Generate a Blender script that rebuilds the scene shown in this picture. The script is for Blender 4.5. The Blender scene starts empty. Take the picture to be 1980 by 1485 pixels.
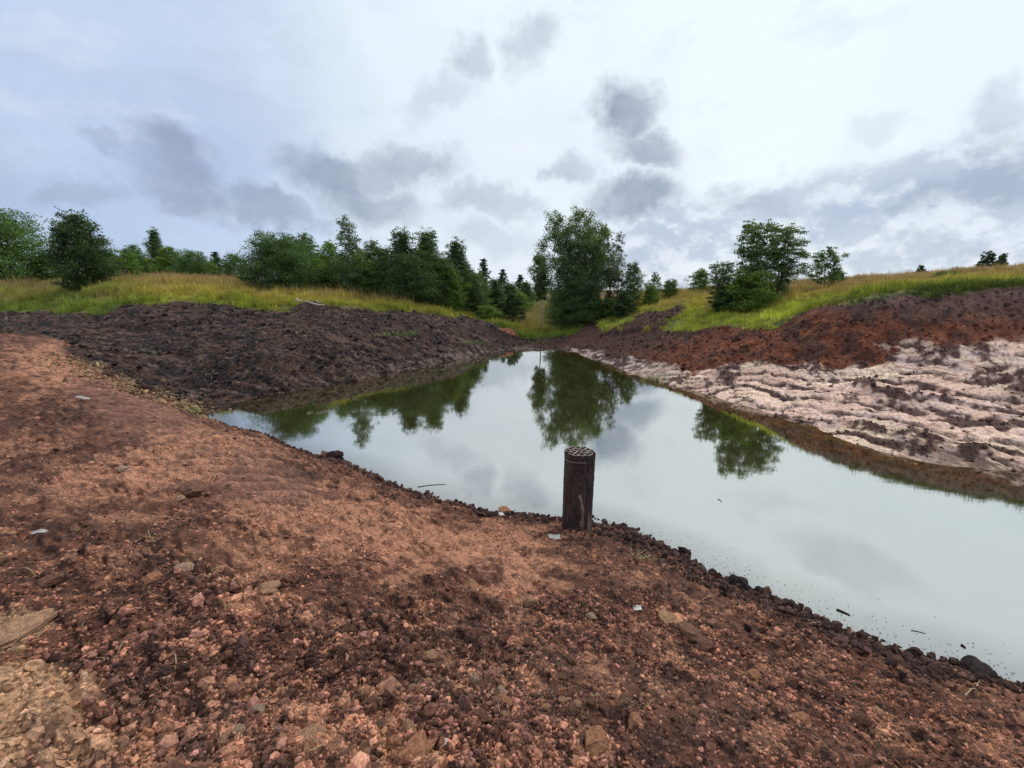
import bpy, math, random
import numpy as np

SC = bpy.context.scene
COL = SC.collection
rng = np.random.default_rng(7)
random.seed(7)

# ------------------------------------------------------------------ camera
EYE = 3.0
PITCH = math.radians(12.1)
FPX = 850.0
cs, sn = math.cos(PITCH), math.sin(PITCH)
cam_d = bpy.data.cameras.new('camera')
cam = bpy.data.objects.new('camera', cam_d)
COL.objects.link(cam)
cam.location = (0, 0, EYE)
cam.rotation_euler = (math.radians(90) - PITCH, 0, 0)
cam_d.sensor_width = 36.0
cam_d.lens = 36.0 * FPX / 1980.0
cam_d.clip_start = 0.05
cam_d.clip_end = 8000
SC.camera = cam

SC.view_settings.view_transform = 'Standard'
SC.view_settings.look = 'None'
SC.view_settings.exposure = 0.1
SC.view_settings.gamma = 1.0
SC.view_settings.use_curve_mapping = False
SC.render.engine = 'CYCLES'
SC.cycles.max_bounces = 5
SC.cycles.diffuse_bounces = 2
SC.cycles.glossy_bounces = 3
SC.cycles.transparent_max_bounces = 8
SC.cycles.caustics_reflective = False
SC.cycles.caustics_refractive = False
SC.cycles.use_denoising = True

# ------------------------------------------------------------------ sun and sky
SUN_AZ = math.radians(38)      # clockwise from +Y
SUN_EL = math.radians(46)
sd = bpy.data.lights.new('sun', 'SUN')
sd.energy = 1.5
sd.angle = math.radians(10)
sd.color = (1.0, 0.95, 0.88)
so = bpy.data.objects.new('sun', sd)
COL.objects.link(so)
so.rotation_euler = (math.radians(90) - SUN_EL, 0, -SUN_AZ + math.pi)
so.rotation_euler = (math.radians(90) - SUN_EL, 0, math.pi - SUN_AZ)
so.location = (20, 20, 40)


def pdir(px, py):
    u = (px - 990.0) / FPX
    v = (742.5 - py) / FPX
    return np.array([u, cs + v * sn, -sn + v * cs])


world = bpy.data.worlds.new('World')
SC.world = world
world.use_nodes = True
wt = world.node_tree
for n in list(wt.nodes):
    wt.nodes.remove(n)


class NT:
    """small helper to write node trees"""
    def __init__(self, tree):
        self.t = tree

    def n(self, typ, **kw):
        nd = self.t.nodes.new(typ)
        for k, v in kw.items():
            setattr(nd, k, v)
        return nd

    def put(self, sock, val):
        if val is None:
            return
        if hasattr(val, 'is_linked') or isinstance(val, bpy.types.NodeSocket):
            self.t.links.new(val, sock)
        else:
            if hasattr(val, '__len__') and len(val) == 3 and sock.type == 'RGBA':
                val = (*val, 1.0)
            sock.default_value = val

    def math(self, op, a, b=None, c=None, clamp=False):
        nd = self.n('ShaderNodeMath', operation=op, use_clamp=clamp)
        self.put(nd.inputs[0], a)
        self.put(nd.inputs[1], b)
        self.put(nd.inputs[2], c)
        return nd.outputs[0]

    def vec(self, op, a, b=None, scale=None):
        nd = self.n('ShaderNodeVectorMath', operation=op)
        self.put(nd.inputs[0], a)
        self.put(nd.inputs[1], b)
        if scale is not None:
            self.put(nd.inputs['Scale'], scale)
        return nd.outputs['Value'] if op in ('DOT_PRODUCT', 'LENGTH', 'DISTANCE') else nd.outputs[0]

    def noise(self, vec, scale, detail=4, rough=0.55, out='Fac', dist=0.0):
        nd = self.n('ShaderNodeTexNoise')
        self.put(nd.inputs['Vector'], vec)
        self.put(nd.inputs['Scale'], scale)
        self.put(nd.inputs['Detail'], detail)
        self.put(nd.inputs['Roughness'], rough)
        self.put(nd.inputs['Distortion'], dist)
        return nd.outputs[out]

    def mr(self, v, a, b, c=0.0, d=1.0, smooth=True):
        nd = self.n('ShaderNodeMapRange')
        if smooth:
            nd.interpolation_type = 'SMOOTHSTEP'
        self.put(nd.inputs['Value'], v)
        for k, x in zip(('From Min', 'From Max', 'To Min', 'To Max'), (a, b, c, d)):
            self.put(nd.inputs[k], x)
        return nd.outputs['Result']

    def mix(self, f, a, b, mode='MIX'):
        nd = self.n('ShaderNodeMix', data_type='RGBA', blend_type=mode)
        self.put(nd.inputs['Factor'], f)
        self.put(nd.inputs[6], a)
        self.put(nd.inputs[7], b)
        return nd.outputs[2]

    def link(self, a, b):
        self.t.links.new(a, b)


W = NT(wt)
dirv = W.n('ShaderNodeTexCoord').outputs['Generated']
wn = W.noise(dirv, 4.5, 6, 0.58, 'Color')
warp = W.vec('SCALE', W.vec('SUBTRACT', wn, (0.5, 0.5, 0.5)), scale=0.12)
wn2 = W.noise(dirv, 13.0, 6, 0.62, 'Color')
warp2 = W.vec('SCALE', W.vec('SUBTRACT', wn2, (0.5, 0.5, 0.5)), scale=0.11)
dw = W.vec('ADD', W.vec('ADD', dirv, warp), warp2)
sepd = W.n('ShaderNodeSeparateXYZ')
W.link(dirv, sepd.inputs[0])
el = sepd.outputs['Z']

br = pdir(1500, -40); br /= np.linalg.norm(br)
soft = W.vec('ADD', dirv, W.vec('SCALE', W.vec('SUBTRACT', W.noise(dirv, 1.6, 4, 0.5, 'Color'), (0.5, 0.5, 0.5)), scale=0.5))
bd = W.vec('DOT_PRODUCT', soft, tuple(br))
fbright = W.mr(bd, 0.55, 0.99)
large = W.noise(W.vec('MULTIPLY', dirv, (1, 1, 2.2)), 2.6, 6, 0.55)
leftc = W.mix(W.mr(large, 0.35, 0.66), (0.43, 0.54, 0.74), (0.54, 0.65, 0.84))
base = W.mix(fbright, leftc, (0.84, 0.93, 0.98))
# the sky grows brighter overhead
base = W.mix(W.mr(el, 0.42, 0.9), base, (0.90, 0.94, 0.96))
# pale rim low in the centre
midd = pdir(1000, 470); midd /= np.linalg.norm(midd)
base = W.mix(W.math('MULTIPLY', W.mr(W.vec('DOT_PRODUCT', dw, tuple(midd)), 0.90, 0.99), 0.6), base, (0.74, 0.80, 0.90))

# low banked cumulus with lit tops, rising to the right
azx = sepd.outputs['X']
cum_v = W.vec('MULTIPLY', dirv, (1, 1, 1.5))
n1 = W.noise(cum_v, 8.0, 8, 0.60)
n2 = W.noise(W.vec('ADD', cum_v, (0.0, 0.0, 0.035)), 8.0, 8, 0.60)
topedge = W.mr(W.math('SUBTRACT', n1, n2), -0.07, 0.10)
cumcol = W.mix(topedge, (0.47, 0.54, 0.67), (0.75, 0.81, 0.89))
bandtop = W.mr(azx, -0.1, 0.75, 0.10, 0.235)
hgt = W.math('SUBTRACT', W.math('ADD', el, W.math('MULTIPLY', W.math('SUBTRACT', W.noise(dirv, 6.0, 5, 0.6), 0.5), 0.22)), bandtop)
band = W.mr(hgt, -0.035, 0.02, 1.0, 0.0)
band = W.math('MULTIPLY', band, W.mr(azx, -0.1, 0.3))
# blue grey gap above and between
gapd = pdir(1800, 405); gapd /= np.linalg.norm(gapd)


def blob(px, py, rx, ry, rot=0.0, vecsock=None, lo=0.3, hi=1.08):
    d0 = pdir(px, py)
    t = np.linalg.norm(d0)
    d0 = d0 / t
    e1 = np.array([d0[1], -d0[0], 0.0]); e1 /= np.linalg.norm(e1)
    e2 = np.cross(e1, d0)
    if e2[2] < 0:
        e2 = -e2
    c, s = math.cos(rot), math.sin(rot)
    a1 = e1 * c + e2 * s
    a2 = -e1 * s + e2 * c
    k = FPX * t
    v = vecsock or dw
    cx = W.vec('DOT_PRODUCT', v, tuple(a1 * (k / rx)))
    cy = W.vec('DOT_PRODUCT', v, tuple(a2 * (k / ry)))
    cz = W.math('MULTIPLY', W.math('SUBTRACT', 1.0, W.vec('DOT_PRODUCT', v, tuple(d0))), 3.0)
    cmb = W.n('ShaderNodeCombineXYZ')
    W.link(cx, cmb.inputs[0]); W.link(cy, cmb.inputs[1]); W.link(cz, cmb.inputs[2])
    return W.mr(W.vec('LENGTH', cmb.outputs[0]), lo, hi, 1.0, 0.0)


lay_v = W.vec('MULTIPLY', dirv, (1, 1, 2.6))
lay = W.noise(W.vec('ADD', lay_v, warp2), 5.5, 8, 0.6)
base = W.mix(W.math('MULTIPLY', W.mr(lay, .52, .72), .22), base, (0.44, 0.50, 0.62))
base = W.mix(W.math('MULTIPLY', W.mr(lay, .48, .30), .18), base, (0.92, 0.97, 1.0))
gap = blob(1760, 405, 300, 62, 0.16)
base = W.mix(W.math('MULTIPLY', gap, 0.9), base, (0.31, 0.42, 0.62))
gap2 = blob(1290, 470, 150, 60, 0.1)
base = W.mix(W.math('MULTIPLY', gap2, 0.6), base, (0.42, 0.50, 0.74))
base = W.mix(W.math('MULTIPLY', band, 0.8), base, cumcol)

dark = None
for (px, py, rx, ry, rot, s) in [
    (320, 320, 95, 75, -0.3, .75), (350, 380, 120, 50, -0.2, .7), (540, 410, 150, 42, -0.15, .7), (120, 370, 110, 40, 0, .4),
    (185, 278, 45, 22, 0, .45), (640, 330, 110, 62, -0.2, .85), (770, 325, 150, 45, 0.05, .75), (720, 390, 120, 55, -0.1, .8),
    (905, 115, 60, 50, 0.5, .5), (1030, 75, 70, 62, 0.4, .5), (850, 200, 90, 45, 0.3, .3), (930, 385, 80, 42, 0, .5), (1000, 395, 90, 35, 0, .45),
    (1215, 215, 80, 62, -0.4, .95), (1260, 285, 110, 40, -0.3, .75), (1100, 310, 60, 34, 0, .5),
    (1230, 375, 115, 52, 0, .95), (1160, 360, 50, 40, 0.4, .6),
    (1700, 265, 70, 40, 0, .25), (1930, 225, 60, 75, 0.1, .4), (1910, 300, 40, 30, 0, .35), (1440, 385, 75, 36, 0, .4),
    (1900, 380, 160, 45, 0.1, .45), (300, 190, 260, 60, 0.1, .08), (950, 460, 120, 40, 0, .35),
    (1480, 400, 60, 30, 0, .3), (1850, -150, 200, 70, 0.2, .3), (2300, 250, 250, 120, 0.2, .4), (-400, 300, 300, 90, 0.0, .5), (900, -260, 320, 70, 0.1, .25)]:
    b = W.math('MULTIPLY', blob(px, py, rx, ry, rot), s)
    dark = b if dark is None else W.math('MAXIMUM', dark, b)
tex = W.mr(W.noise(dirv, 9.0, 6, 0.6), 0.25, 0.75, 0.65, 1.0)
sky_rad = W.mix(W.math('MULTIPLY', dark, tex), base, (0.25, 0.30, 0.41))

nish = W.n('ShaderNodeTexSky', sky_type='NISHITA', sun_disc=False)
nish.sun_elevation = SUN_EL
nish.sun_rotation = SUN_AZ
skycol = W.mix(0.95, nish.outputs[0], W.vec('SCALE', sky_rad, scale=10.0))
bg = W.n('ShaderNodeBackground')
W.link(skycol, bg.inputs['Color'])
bg.inputs['Strength'].default_value = 0.1
wo = W.n('ShaderNodeOutputWorld')
W.link(bg.outputs[0], wo.inputs[0])
world.cycles.sampling_method = 'MANUAL'
world.cycles.sample_map_resolution = 512


# ------------------------------------------------------------------ numpy noise
def _hash(ix, iy, seed):
    h = (ix.astype(np.int64) * 374761393 + iy.astype(np.int64) * 668265263 + seed * 1442695041) & 0xFFFFFFFF
    h = ((h ^ (h >> 13)) * 1274126177) & 0xFFFFFFFF
    return ((h ^ (h >> 16)) & 0xFFFFFF) / float(0xFFFFFF)


def vnoise(x, y, seed=0):
    ix = np.floor(x); iy = np.floor(y)
    fx = x - ix; fy = y - iy
    fx = fx * fx * fx * (fx * (fx * 6 - 15) + 10)
    fy = fy * fy * fy * (fy * (fy * 6 - 15) + 10)
    a = _hash(ix, iy, seed); b = _hash(ix + 1, iy, seed)
    c = _hash(ix, iy + 1, seed); d = _hash(ix + 1, iy + 1, seed)
    return (a + (b - a) * fx) * (1 - fy) + (c + (d - c) * fx) * fy


def fbm(x, y, seed=0, octv=4, gain=0.5):
    s = np.zeros_like(x); a = 1.0; t = 0.0
    for o in range(octv):
        ca, sa = math.cos(o * 1.1 + .4), math.sin(o * 1.1 + .4)
        s += a * vnoise((x * ca - y * sa) * 2 ** o + 17.3 * o, (x * sa + y * ca) * 2 ** o - 9.1 * o, seed + o)
        t += a; a *= gain
    return s / t


def sstep(x, a, b):
    t = np.clip((x - a) / (b - a), 0, 1)
    return t * t * (3 - 2 * t)


# ------------------------------------------------------------------ terrain control points
def P(px, py, Y=None, z=None):
    d = pdir(px, py)
    if Y is not None:
        t = Y / d[1]
    else:
        t = (z - EYE) / d[2]
    return np.array([d[0] * t, d[1] * t, EYE + d[2] * t])


near_px = [(402, 808), (430, 822), (470, 832), (520, 846), (560, 862), (600, 875), (640, 888), (700, 912), (780, 944), (860, 970), (940, 986),
           (1010, 996), (1080, 1002), (1150, 1012), (1200, 1022), (1260, 1045), (1320, 1075), (1380, 1105), (1410, 1128), (1480, 1150), (1560, 1185),
           (1640, 1225), (1700, 1250), (1780, 1277), (1850, 1292), (1900, 1306), (1980, 1332)]
left_px = [(430, 788), (470, 776), (530, 764), (600, 752), (650, 744), (700, 735), (760, 722), (800, 712), (860, 699), (900, 689), (950, 682), (1000, 678), (1045, 676)]
right_px = [(1075, 678), (1110, 685), (1150, 696), (1180, 706), (1240, 726), (1300, 742), (1350, 757), (1411, 776), (1493, 802), (1550, 824), (1608, 842), (1663, 861), (1756, 888),
            (1811, 900), (1890, 906), (1980, 914)]
near_w = [P(a, b, z=0)[:2] for a, b in near_px]
left_w = [P(a, b, z=0)[:2] for a, b in left_px]
right_w = [P(a, b, z=0)[:2] for a, b in right_px]
pond = left_w + right_w + [np.array([11.5, 5.6]), np.array([15.5, 2.0]), np.array([17.0, -3.0]), np.array([12.0, -3.5]), np.array([7.0, 0.2])] + near_w[::-1]
pond = np.array(pond)


def sdf(X, Y, poly):
    """signed distance to a polygon, negative inside"""
    x = X.ravel(); y = Y.ravel()
    best = np.full(x.shape, 1e18); inside = np.zeros(x.shape, bool)
    n = len(poly)
    for i in range(n):
        ax, ay = poly[i]; bx, by = poly[(i + 1) % n]
        ex, ey = bx - ax, by - ay
        L = ex * ex + ey * ey + 1e-12
        t = np.clip(((x - ax) * ex + (y - ay) * ey) / L, 0, 1)
        dx = x - ax - t * ex; dy = y - ay - t * ey
        best = np.minimum(best, dx * dx + dy * dy)
        if ay != by:
            cr = ((ay > y) != (by > y)) & (x < (bx - ax) * (y - ay) / (by - ay) + ax)
            inside ^= cr
    d = np.sqrt(best)
    return np.where(inside, -d, d).reshape(X.shape)


ctl = []
for p in list(near_w[::2]) + list(left_w[::2]) + list(right_w[::2]):
    ctl.append((p[0], p[1], 0.0))
for p in [(11.5, 5.6), (15.5, 2.0), (17, -3), (12, -3.5), (7, .2)]:
    ctl.append((p[0], p[1], 0.0))
# under water
gx, gy = np.meshgrid(np.arange(-10, 20, 0.7), np.arange(-6, 26, 0.7))
ds = sdf(gx, gy, pond)
sel = (ds < -0.5) & (rng.random(gx.shape) < 0.13)
for x_, y_, d_ in zip(gx[sel], gy[sel], ds[sel]):
    ctl.append((x_, y_, -min(1.3, 0.32 * -d_)))
pc = [
    # dam, crest and track
    (60, 680, 12.0), (0, 700, 10.5), (0, 800, 6.8), (200, 760, None, 1.28), (330, 840, None, 1.05), (500, 880, None, .80), (0, 1000, None, 1.42), (200, 1000, None, 1.40),
    (450, 1000, None, 1.18), (600, 960, None, .72), (700, 1020, None, .78), (900, 1060, None, .62), (1100, 1050, None, .28), (1200, 1090, None, .36), (1350, 1180, None, .42),
    (0, 1200, None, 1.44), (300, 1200, None, 1.40), (600, 1200, None, 1.25), (900, 1200, None, 1.02), (1200, 1250, None, .78), (1500, 1300, None, .55), (1700, 1400, None, .55),
    (0, 1485, None, 1.45), (500, 1485, None, 1.45), (990, 1485, None, 1.32), (1500, 1485, None, 1.0), (1980, 1485, None, .70),
    # brink beyond which the left hollow lies
    (92, 655, 14.2), (127, 685, 12.2), (198, 723, 10.9), (283, 762, 10.5), (368, 793, 10.4),
    # hollow side
    (300, 735, 12.6), (400, 760, 12.4), (250, 700, 13.6), (180, 670, 14.8), (400, 700, 14.4), (0, 640, 17.0), (0, 620, 20.0), (120, 630, 17.5), (250, 640, 17.0),
    (480, 680, 14.2), (600, 660, 16.2), (700, 660, 17.5), (800, 655, 19.2), (900, 650, 21.2), (980, 660, 23.6),
    # left grass edge
    (0, 601, 24.0), (140, 604, 20.5), (240, 590, 19.6), (340, 584, 19.8), (480, 592, 19.8), (560, 600, 20.2), (620, 591, 20.8), (700, 598, 21.9), (800, 603, 23.4), (900, 613, 25.0), (960, 630, 26.5), (1000, 650, 27.0),
    # left meadow
    (0, 575, 28.0), (0, 535, 40.0), (120, 560, 26.0), (240, 560, 24.0), (240, 541, 38.0), (350, 538, 44.0), (480, 547, 34.0), (470, 560, 26.5), (620, 572, 27.5), (700, 577, 29.0), (780, 590, 30.0), (850, 603, 31.0),
    (-300, 560, 30.0), (-300, 620, 18.0), (600, 565, 40.0), (800, 580, 45.0), (350, 540, 75.0), (0, 545, 70.0),
    # outlet and valley floor behind
    (1050, 652, 27.0), (1050, 640, 31.0), (1030, 618, 40.0), (1040, 600, 55.0), (950, 610, 36.0), (1120, 630, 33.0), (900, 600, 45.0),
    # right bank: clay top
    (1980, 655, 10.9), (1850, 662, 11.4), (1700, 690, 11.9), (1600, 705, 12.4), (1500, 711, 12.9), (1400, 716, 13.6), (1300, 716, 15.0), (1200, 696, 18.0), (1120, 676, 22.5),
    # right grass edge
    (1980, 557, 12.2), (1850, 568, 12.9), (1750, 574, 13.4), (1660, 584, 13.9), (1570, 600, 14.9), (1500, 631, 15.2), (1400, 633, 17.0), (1300, 638, 19.5), (1200, 637, 22.8), (1166, 640, 24.5), (1110, 650, 25.5),
    # right meadow and skyline
    (1980, 521, 22.0), (1850, 528, 23.5), (1750, 540, 25.0), (1650, 551, 25.5), (1550, 556, 24.5), (1460, 565, 25.0), (1400, 590, 20.8), (1400, 565, 28.0), (1300, 569, 34.0), (1240, 574, 38.0), (1250, 600, 27.0),
    (1800, 550, 17.5), (1600, 572, 18.5), (1980, 538, 16.5), (1500, 600, 18.2), (1150, 615, 30.0), (1190, 600, 32.0),
    (1980, 527, 45.0), (1750, 550, 48.0), (1550, 558, 52.0), (1350, 570, 55.0), (1200, 580, 60.0), (2300, 500, 22.0), (2300, 560, 12.0),
]
for c in pc:
    p = P(c[0], c[1], Y=c[2]) if len(c) == 3 else P(c[0], c[1], z=c[3])
    ctl.append(tuple(p))
ctl += [(0, 0, 1.42), (-2, -1, 1.45), (-6, -4, 1.3), (-4, -8, .9), (2, -1.5, 1.1), (5, -6, .5), (0, -12, .4), (-15, -2, 1.0), (-20, 6, 1.6), (-30, 5, 1.8), (-30, -15, 1.0), (10, -15, .3),
        (25, -10, 1.5), (30, 10, 5.2), (22, 3, 3.8), (18, 5, 2.9), (14.5, 6.5, 1.9), (19, 0, 1.5), (-50, 30, 3.0), (-50, -30, 1.0), (50, -30, 2.0), (50, 40, 5.0), (-60, 80, 5), (60, 80, 3), (0, 100, 2.0), (0, -60, 0)]
ctl = np.array(ctl)
# thin out coincident points
keep = []
for i in range(len(ctl)):
    if all((ctl[i, 0] - ctl[j, 0]) ** 2 + (ctl[i, 1] - ctl[j, 1]) ** 2 > 0.02 for j in keep):
        keep.append(i)
ctl = ctl[keep]
RC = 0.35


def _phi(r2):
    return np.sqrt(r2 + RC * RC)


_n = len(ctl)
A = np.zeros((_n + 3, _n + 3))
dx = ctl[:, None, 0] - ctl[None, :, 0]
dy = ctl[:, None, 1] - ctl[None, :, 1]
A[:_n, :_n] = _phi(dx * dx + dy * dy)
A[:_n, _n] = 1; A[:_n, _n + 1] = ctl[:, 0]; A[:_n, _n + 2] = ctl[:, 1]
A[_n:, :_n] = A[:_n, _n:].T
WT = np.linalg.solve(A, np.concatenate([ctl[:, 2], [0, 0, 0]]))


def h0(X, Y):
    X = np.asarray(X, float); Y = np.asarray(Y, float)
    x = X.ravel(); y = Y.ravel()
    out = WT[_n] + WT[_n + 1] * x + WT[_n + 2] * y
    for i in range(_n):
        out += WT[i] * np.sqrt((x - ctl[i, 0]) ** 2 + (y - ctl[i, 1]) ** 2 + RC * RC)
    r = np.sqrt(x * x + y * y)
    f = sstep(r, 65, 170)
    out = out * (1 - f) + (-2.0) * f
    return out.reshape(X.shape)


def hit(px, py, tmin=1.5, tmax=90):
    """first point of the smooth terrain (or the water) seen through a pixel of the photograph"""
    d = pdir(px, py)
    t = np.exp(np.linspace(math.log(tmin), math.log(tmax), 900))
    z = EYE + d[2] * t
    g = np.maximum(h0(d[0] * t, d[1] * t), 0.0)
    b = np.nonzero(z < g)[0]
    if len(b) == 0:
        k = np.argmin(z - g)
    else:
        k = b[0]
    return np.array([d[0] * t[k], d[1] * t[k]])


# ------------------------------------------------------------------ zones in plan
edge_l = [(0, 602), (60, 606), (140, 606), (200, 610), (236, 592), (300, 587), (380, 586), (440, 592), (480, 597), (555, 603), (572, 591), (640, 592), (700, 599), (800, 604), (880, 612), (930, 620), (970, 636), (1000, 652), (1035, 656)]
edge_r = [(1085, 652), (1110, 648), (1135, 628), (1150, 622), (1164, 642), (1200, 640), (1268, 641), (1330, 637), (1392, 632), (1440, 634), (1494, 633), (1530, 615), (1551, 602), (1600, 590), (1650, 584), (1700, 579), (1780, 575), (1850, 568), (1920, 562), (1980, 556)]
ZL = [hit(a, b, 9) for a, b in edge_l]
ZR = [hit(a, b, 9) for a, b in edge_r]
soil_poly = np.array([(-60, 20), (-40, 25)] + [tuple(p) for p in ZL] + [tuple(p) for p in ZR] + [(15.5, 9.5), (18.5, 6), (24, 0), (60, -10), (60, -60), (-60, -60)])
spill_poly = np.array([hit(a, b, 9) for a, b in [(1325, 604), (1315, 614), (1300, 622), (1268, 641), (1190, 650), (1200, 632), (1240, 612), (1295, 602)]])
brink = [hit(a, b, 7) for a, b in [(0, 648), (92, 655), (127, 687), (198, 725), (283, 764), (368, 793), (408, 812)]]
peat_poly = np.array([(-60, 15)] + [tuple(p) for p in brink] + [tuple(near_w[1]), tuple(left_w[2] + np.array([.6, -.6])), tuple(left_w[6] + np.array([.6, -.6])), tuple(left_w[-1]), tuple(ZL[-1] + np.array([0.3, 2.0])), (-5, 40), (-60, 40)])
clay_top = [hit(a, b, 6) for a, b in [(1090, 672), (1130, 675), (1180, 690), (1230, 700), (1300, 712), (1340, 722), (1360, 712), (1420, 702), (1500, 708), (1560, 704), (1620, 716), (1660, 703), (1700, 700), (1730, 682), (1690, 668), (1740, 664), (1800, 668), (1870, 674), (1930, 662), (1980, 664)]]
clay_poly = np.array([tuple(p) for p in clay_top] + [(17, 9), (19, 2), (15, 1)] + [tuple(p + np.array([-.8, -.8])) for p in right_w[::-1]])
dam_poly = np.array([(-60, 15)] + [tuple(p) for p in brink] + [tuple(p + np.array([.1, .5])) for p in near_w] + [(7.2, .6), (12.3, -3), (17, -2.4), (60, -20), (60, -60), (-60, -60)])

# patches of paler, dry crust: pixel centre, pixel radii, strength
PALE = [(60, 1400, 190, 130, .9), (20, 1220, 110, 40, .7), (150, 690, 130, 40, .8), (330, 790, 170, 45, .5), (380, 870, 190, 45, .65), (700, 1010, 210, 55, .75), (900, 1050, 210, 45, .8), (620, 960, 130, 40, .5),
        (1000, 1100, 120, 50, .6), (1230, 1130, 70, 20, .35), (700, 1100, 150, 40, .4), (1060, 1030, 60, 20, .6), (430, 1100, 110, 40, .45), (500, 1160, 80, 30, .5), (600, 1400, 60, 80, .6), (130, 860, 140, 40, .2), (1170, 1330, 90, 60, .3), (830, 1260, 60, 40, .25),
        (800, 1470, 60, 30, .5)]
PALEW = []
for a, b, ra, rb, s in PALE:
    c = hit(a, min(b, 1480)); e = hit(a + ra, min(b, 1480)); f = hit(a, b - rb)
    PALEW.append((c, e - c, f - c, s))
DARKP = [(250, 1010, 260, 22, .7), (330, 1060, 120, 40, .3), (100, 930, 150, 60, .4), (650, 870, 90, 20, .4), (1290, 1068, 130, 34, 1.1), (1450, 1160, 80, 30, .6), (1700, 1300, 300, 60, .35), (900, 1300, 200, 60, .35), (1500, 1400, 300, 80, .3), (600, 1150, 120, 60, .3)]
DARKW = []
for a, b, ra, rb, s in DARKP:
    c = hit(a, b); e = hit(a + ra, b); f = hit(a, b - rb)
    DARKW.append((c, e - c, f - c, s))


def patch(X, Y, lst):
    out = np.zeros_like(X)
    for c, e, f, s in lst:
        det = e[0] * f[1] - e[1] * f[0]
        if abs(det) < 1e-6:
            continue
        u = ((X - c[0]) * f[1] - (Y - c[1]) * f[0]) / det
        v = ((Y - c[1]) * e[0] - (X - c[0]) * e[1]) / det
        r = np.sqrt(u * u + v * v)
        out = np.maximum(out, s * (1 - sstep(r, .35, 1.25)))
    return out


def zones(X, Y, H, fine=True):
    """plan weights and extra relief for points of the ground"""
    wob = (fbm(X * .9, Y * .9, 3, 4) - .5) * 1.3 + (fbm(X * 5, Y * 5, 4, 3) - .5) * .8
    r = np.sqrt(X * X + Y * Y)
    w = {}
    soil = 1 - sstep(sdf(X, Y, soil_poly) + wob * .45, -.08, .08)
    spill = 1 - sstep(sdf(X, Y, spill_poly) + wob * 1.2, -.15, .15)
    soil = np.maximum(soil, spill)
    dam = (1 - sstep(sdf(X, Y, dam_poly) + wob * .5, -.15, .25)) * soil
    peat = (1 - sstep(sdf(X, Y, peat_poly) + wob * .4, -.1, .1)) * soil * (1 - dam)
    clay = (1 - sstep(sdf(X, Y, clay_poly) + wob * .5, -.12, .12)) * soil * (1 - dam) * (1 - peat)
    red = soil * (1 - dam) * (1 - peat) * (1 - clay)
    w.update(grass=1 - soil, dam=dam, peat=peat, clay=clay, red=red, spill=spill)
    dp = sdf(X, Y, pond)
    w['dp'] = dp
    return w


def slabs(X, Y):
    """rows of clay slabs scraped along the right bank: crack mask, place within the row, slab tone"""
    wx = X + (fbm(X * .8, Y * .8, 51, 4) - .5) * .9
    wy = Y + (fbm(X * .8, Y * .8, 61, 4) - .5) * .9
    u = wx * .70 - wy * .71
    v = wx * .71 + wy * .70
    v = v + (fbm(u * .6, v * .4, 63, 3) - .5) * 1.3 + (fbm(X * 3, Y * 3, 64, 4) - .5) * .22
    rows = v / .60
    ri = np.floor(rows); f = rows - ri
    thick = fbm(u * .8 + ri * 7.7, ri * 3.1, 65, 3)
    wdt = .09 + sstep(thick, .42, .66) * .22
    crack = (1 - sstep(f, wdt - .03, wdt + .07)) * sstep(thick, .34, .43)
    cu = u / 1.5 + _hash(ri, ri * 0, 66) * 5 + (fbm(X * 3, Y * 3, 67, 2) - .5) * .6
    ci = np.floor(cu); g = cu - ci
    brk = (1 - sstep(np.minimum(g, 1 - g), .015, .04)) * (_hash(ci, ri, 68) > .45)
    tone = _hash(ci, ri, 69)
    return np.maximum(crack, brk * .8), f, tone


def streaks(X, Y, soft=False):
    # dark topsoil caught between and dragged over the clay slabs
    c_, f, t = slabs(X, Y)
    c2_, _f, _t = slabs(X * 2.1 + 3.3, Y * 2.1 - 1.7)
    c_ = np.maximum(c_, c2_ * .8 * sstep(fbm(X * .8, Y * .8, 35, 2), .45, .6))
    b = fbm(X * 1.3 + 4, Y * 1.3, 31, 4)
    n = fbm(X * 5, Y * 5, 32, 3)
    blot = sstep(b + (n - .5) * .5, .62, .70)
    return np.clip(np.maximum(c_ * sstep(n, .25, .42), blot), 0, 1)


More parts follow.
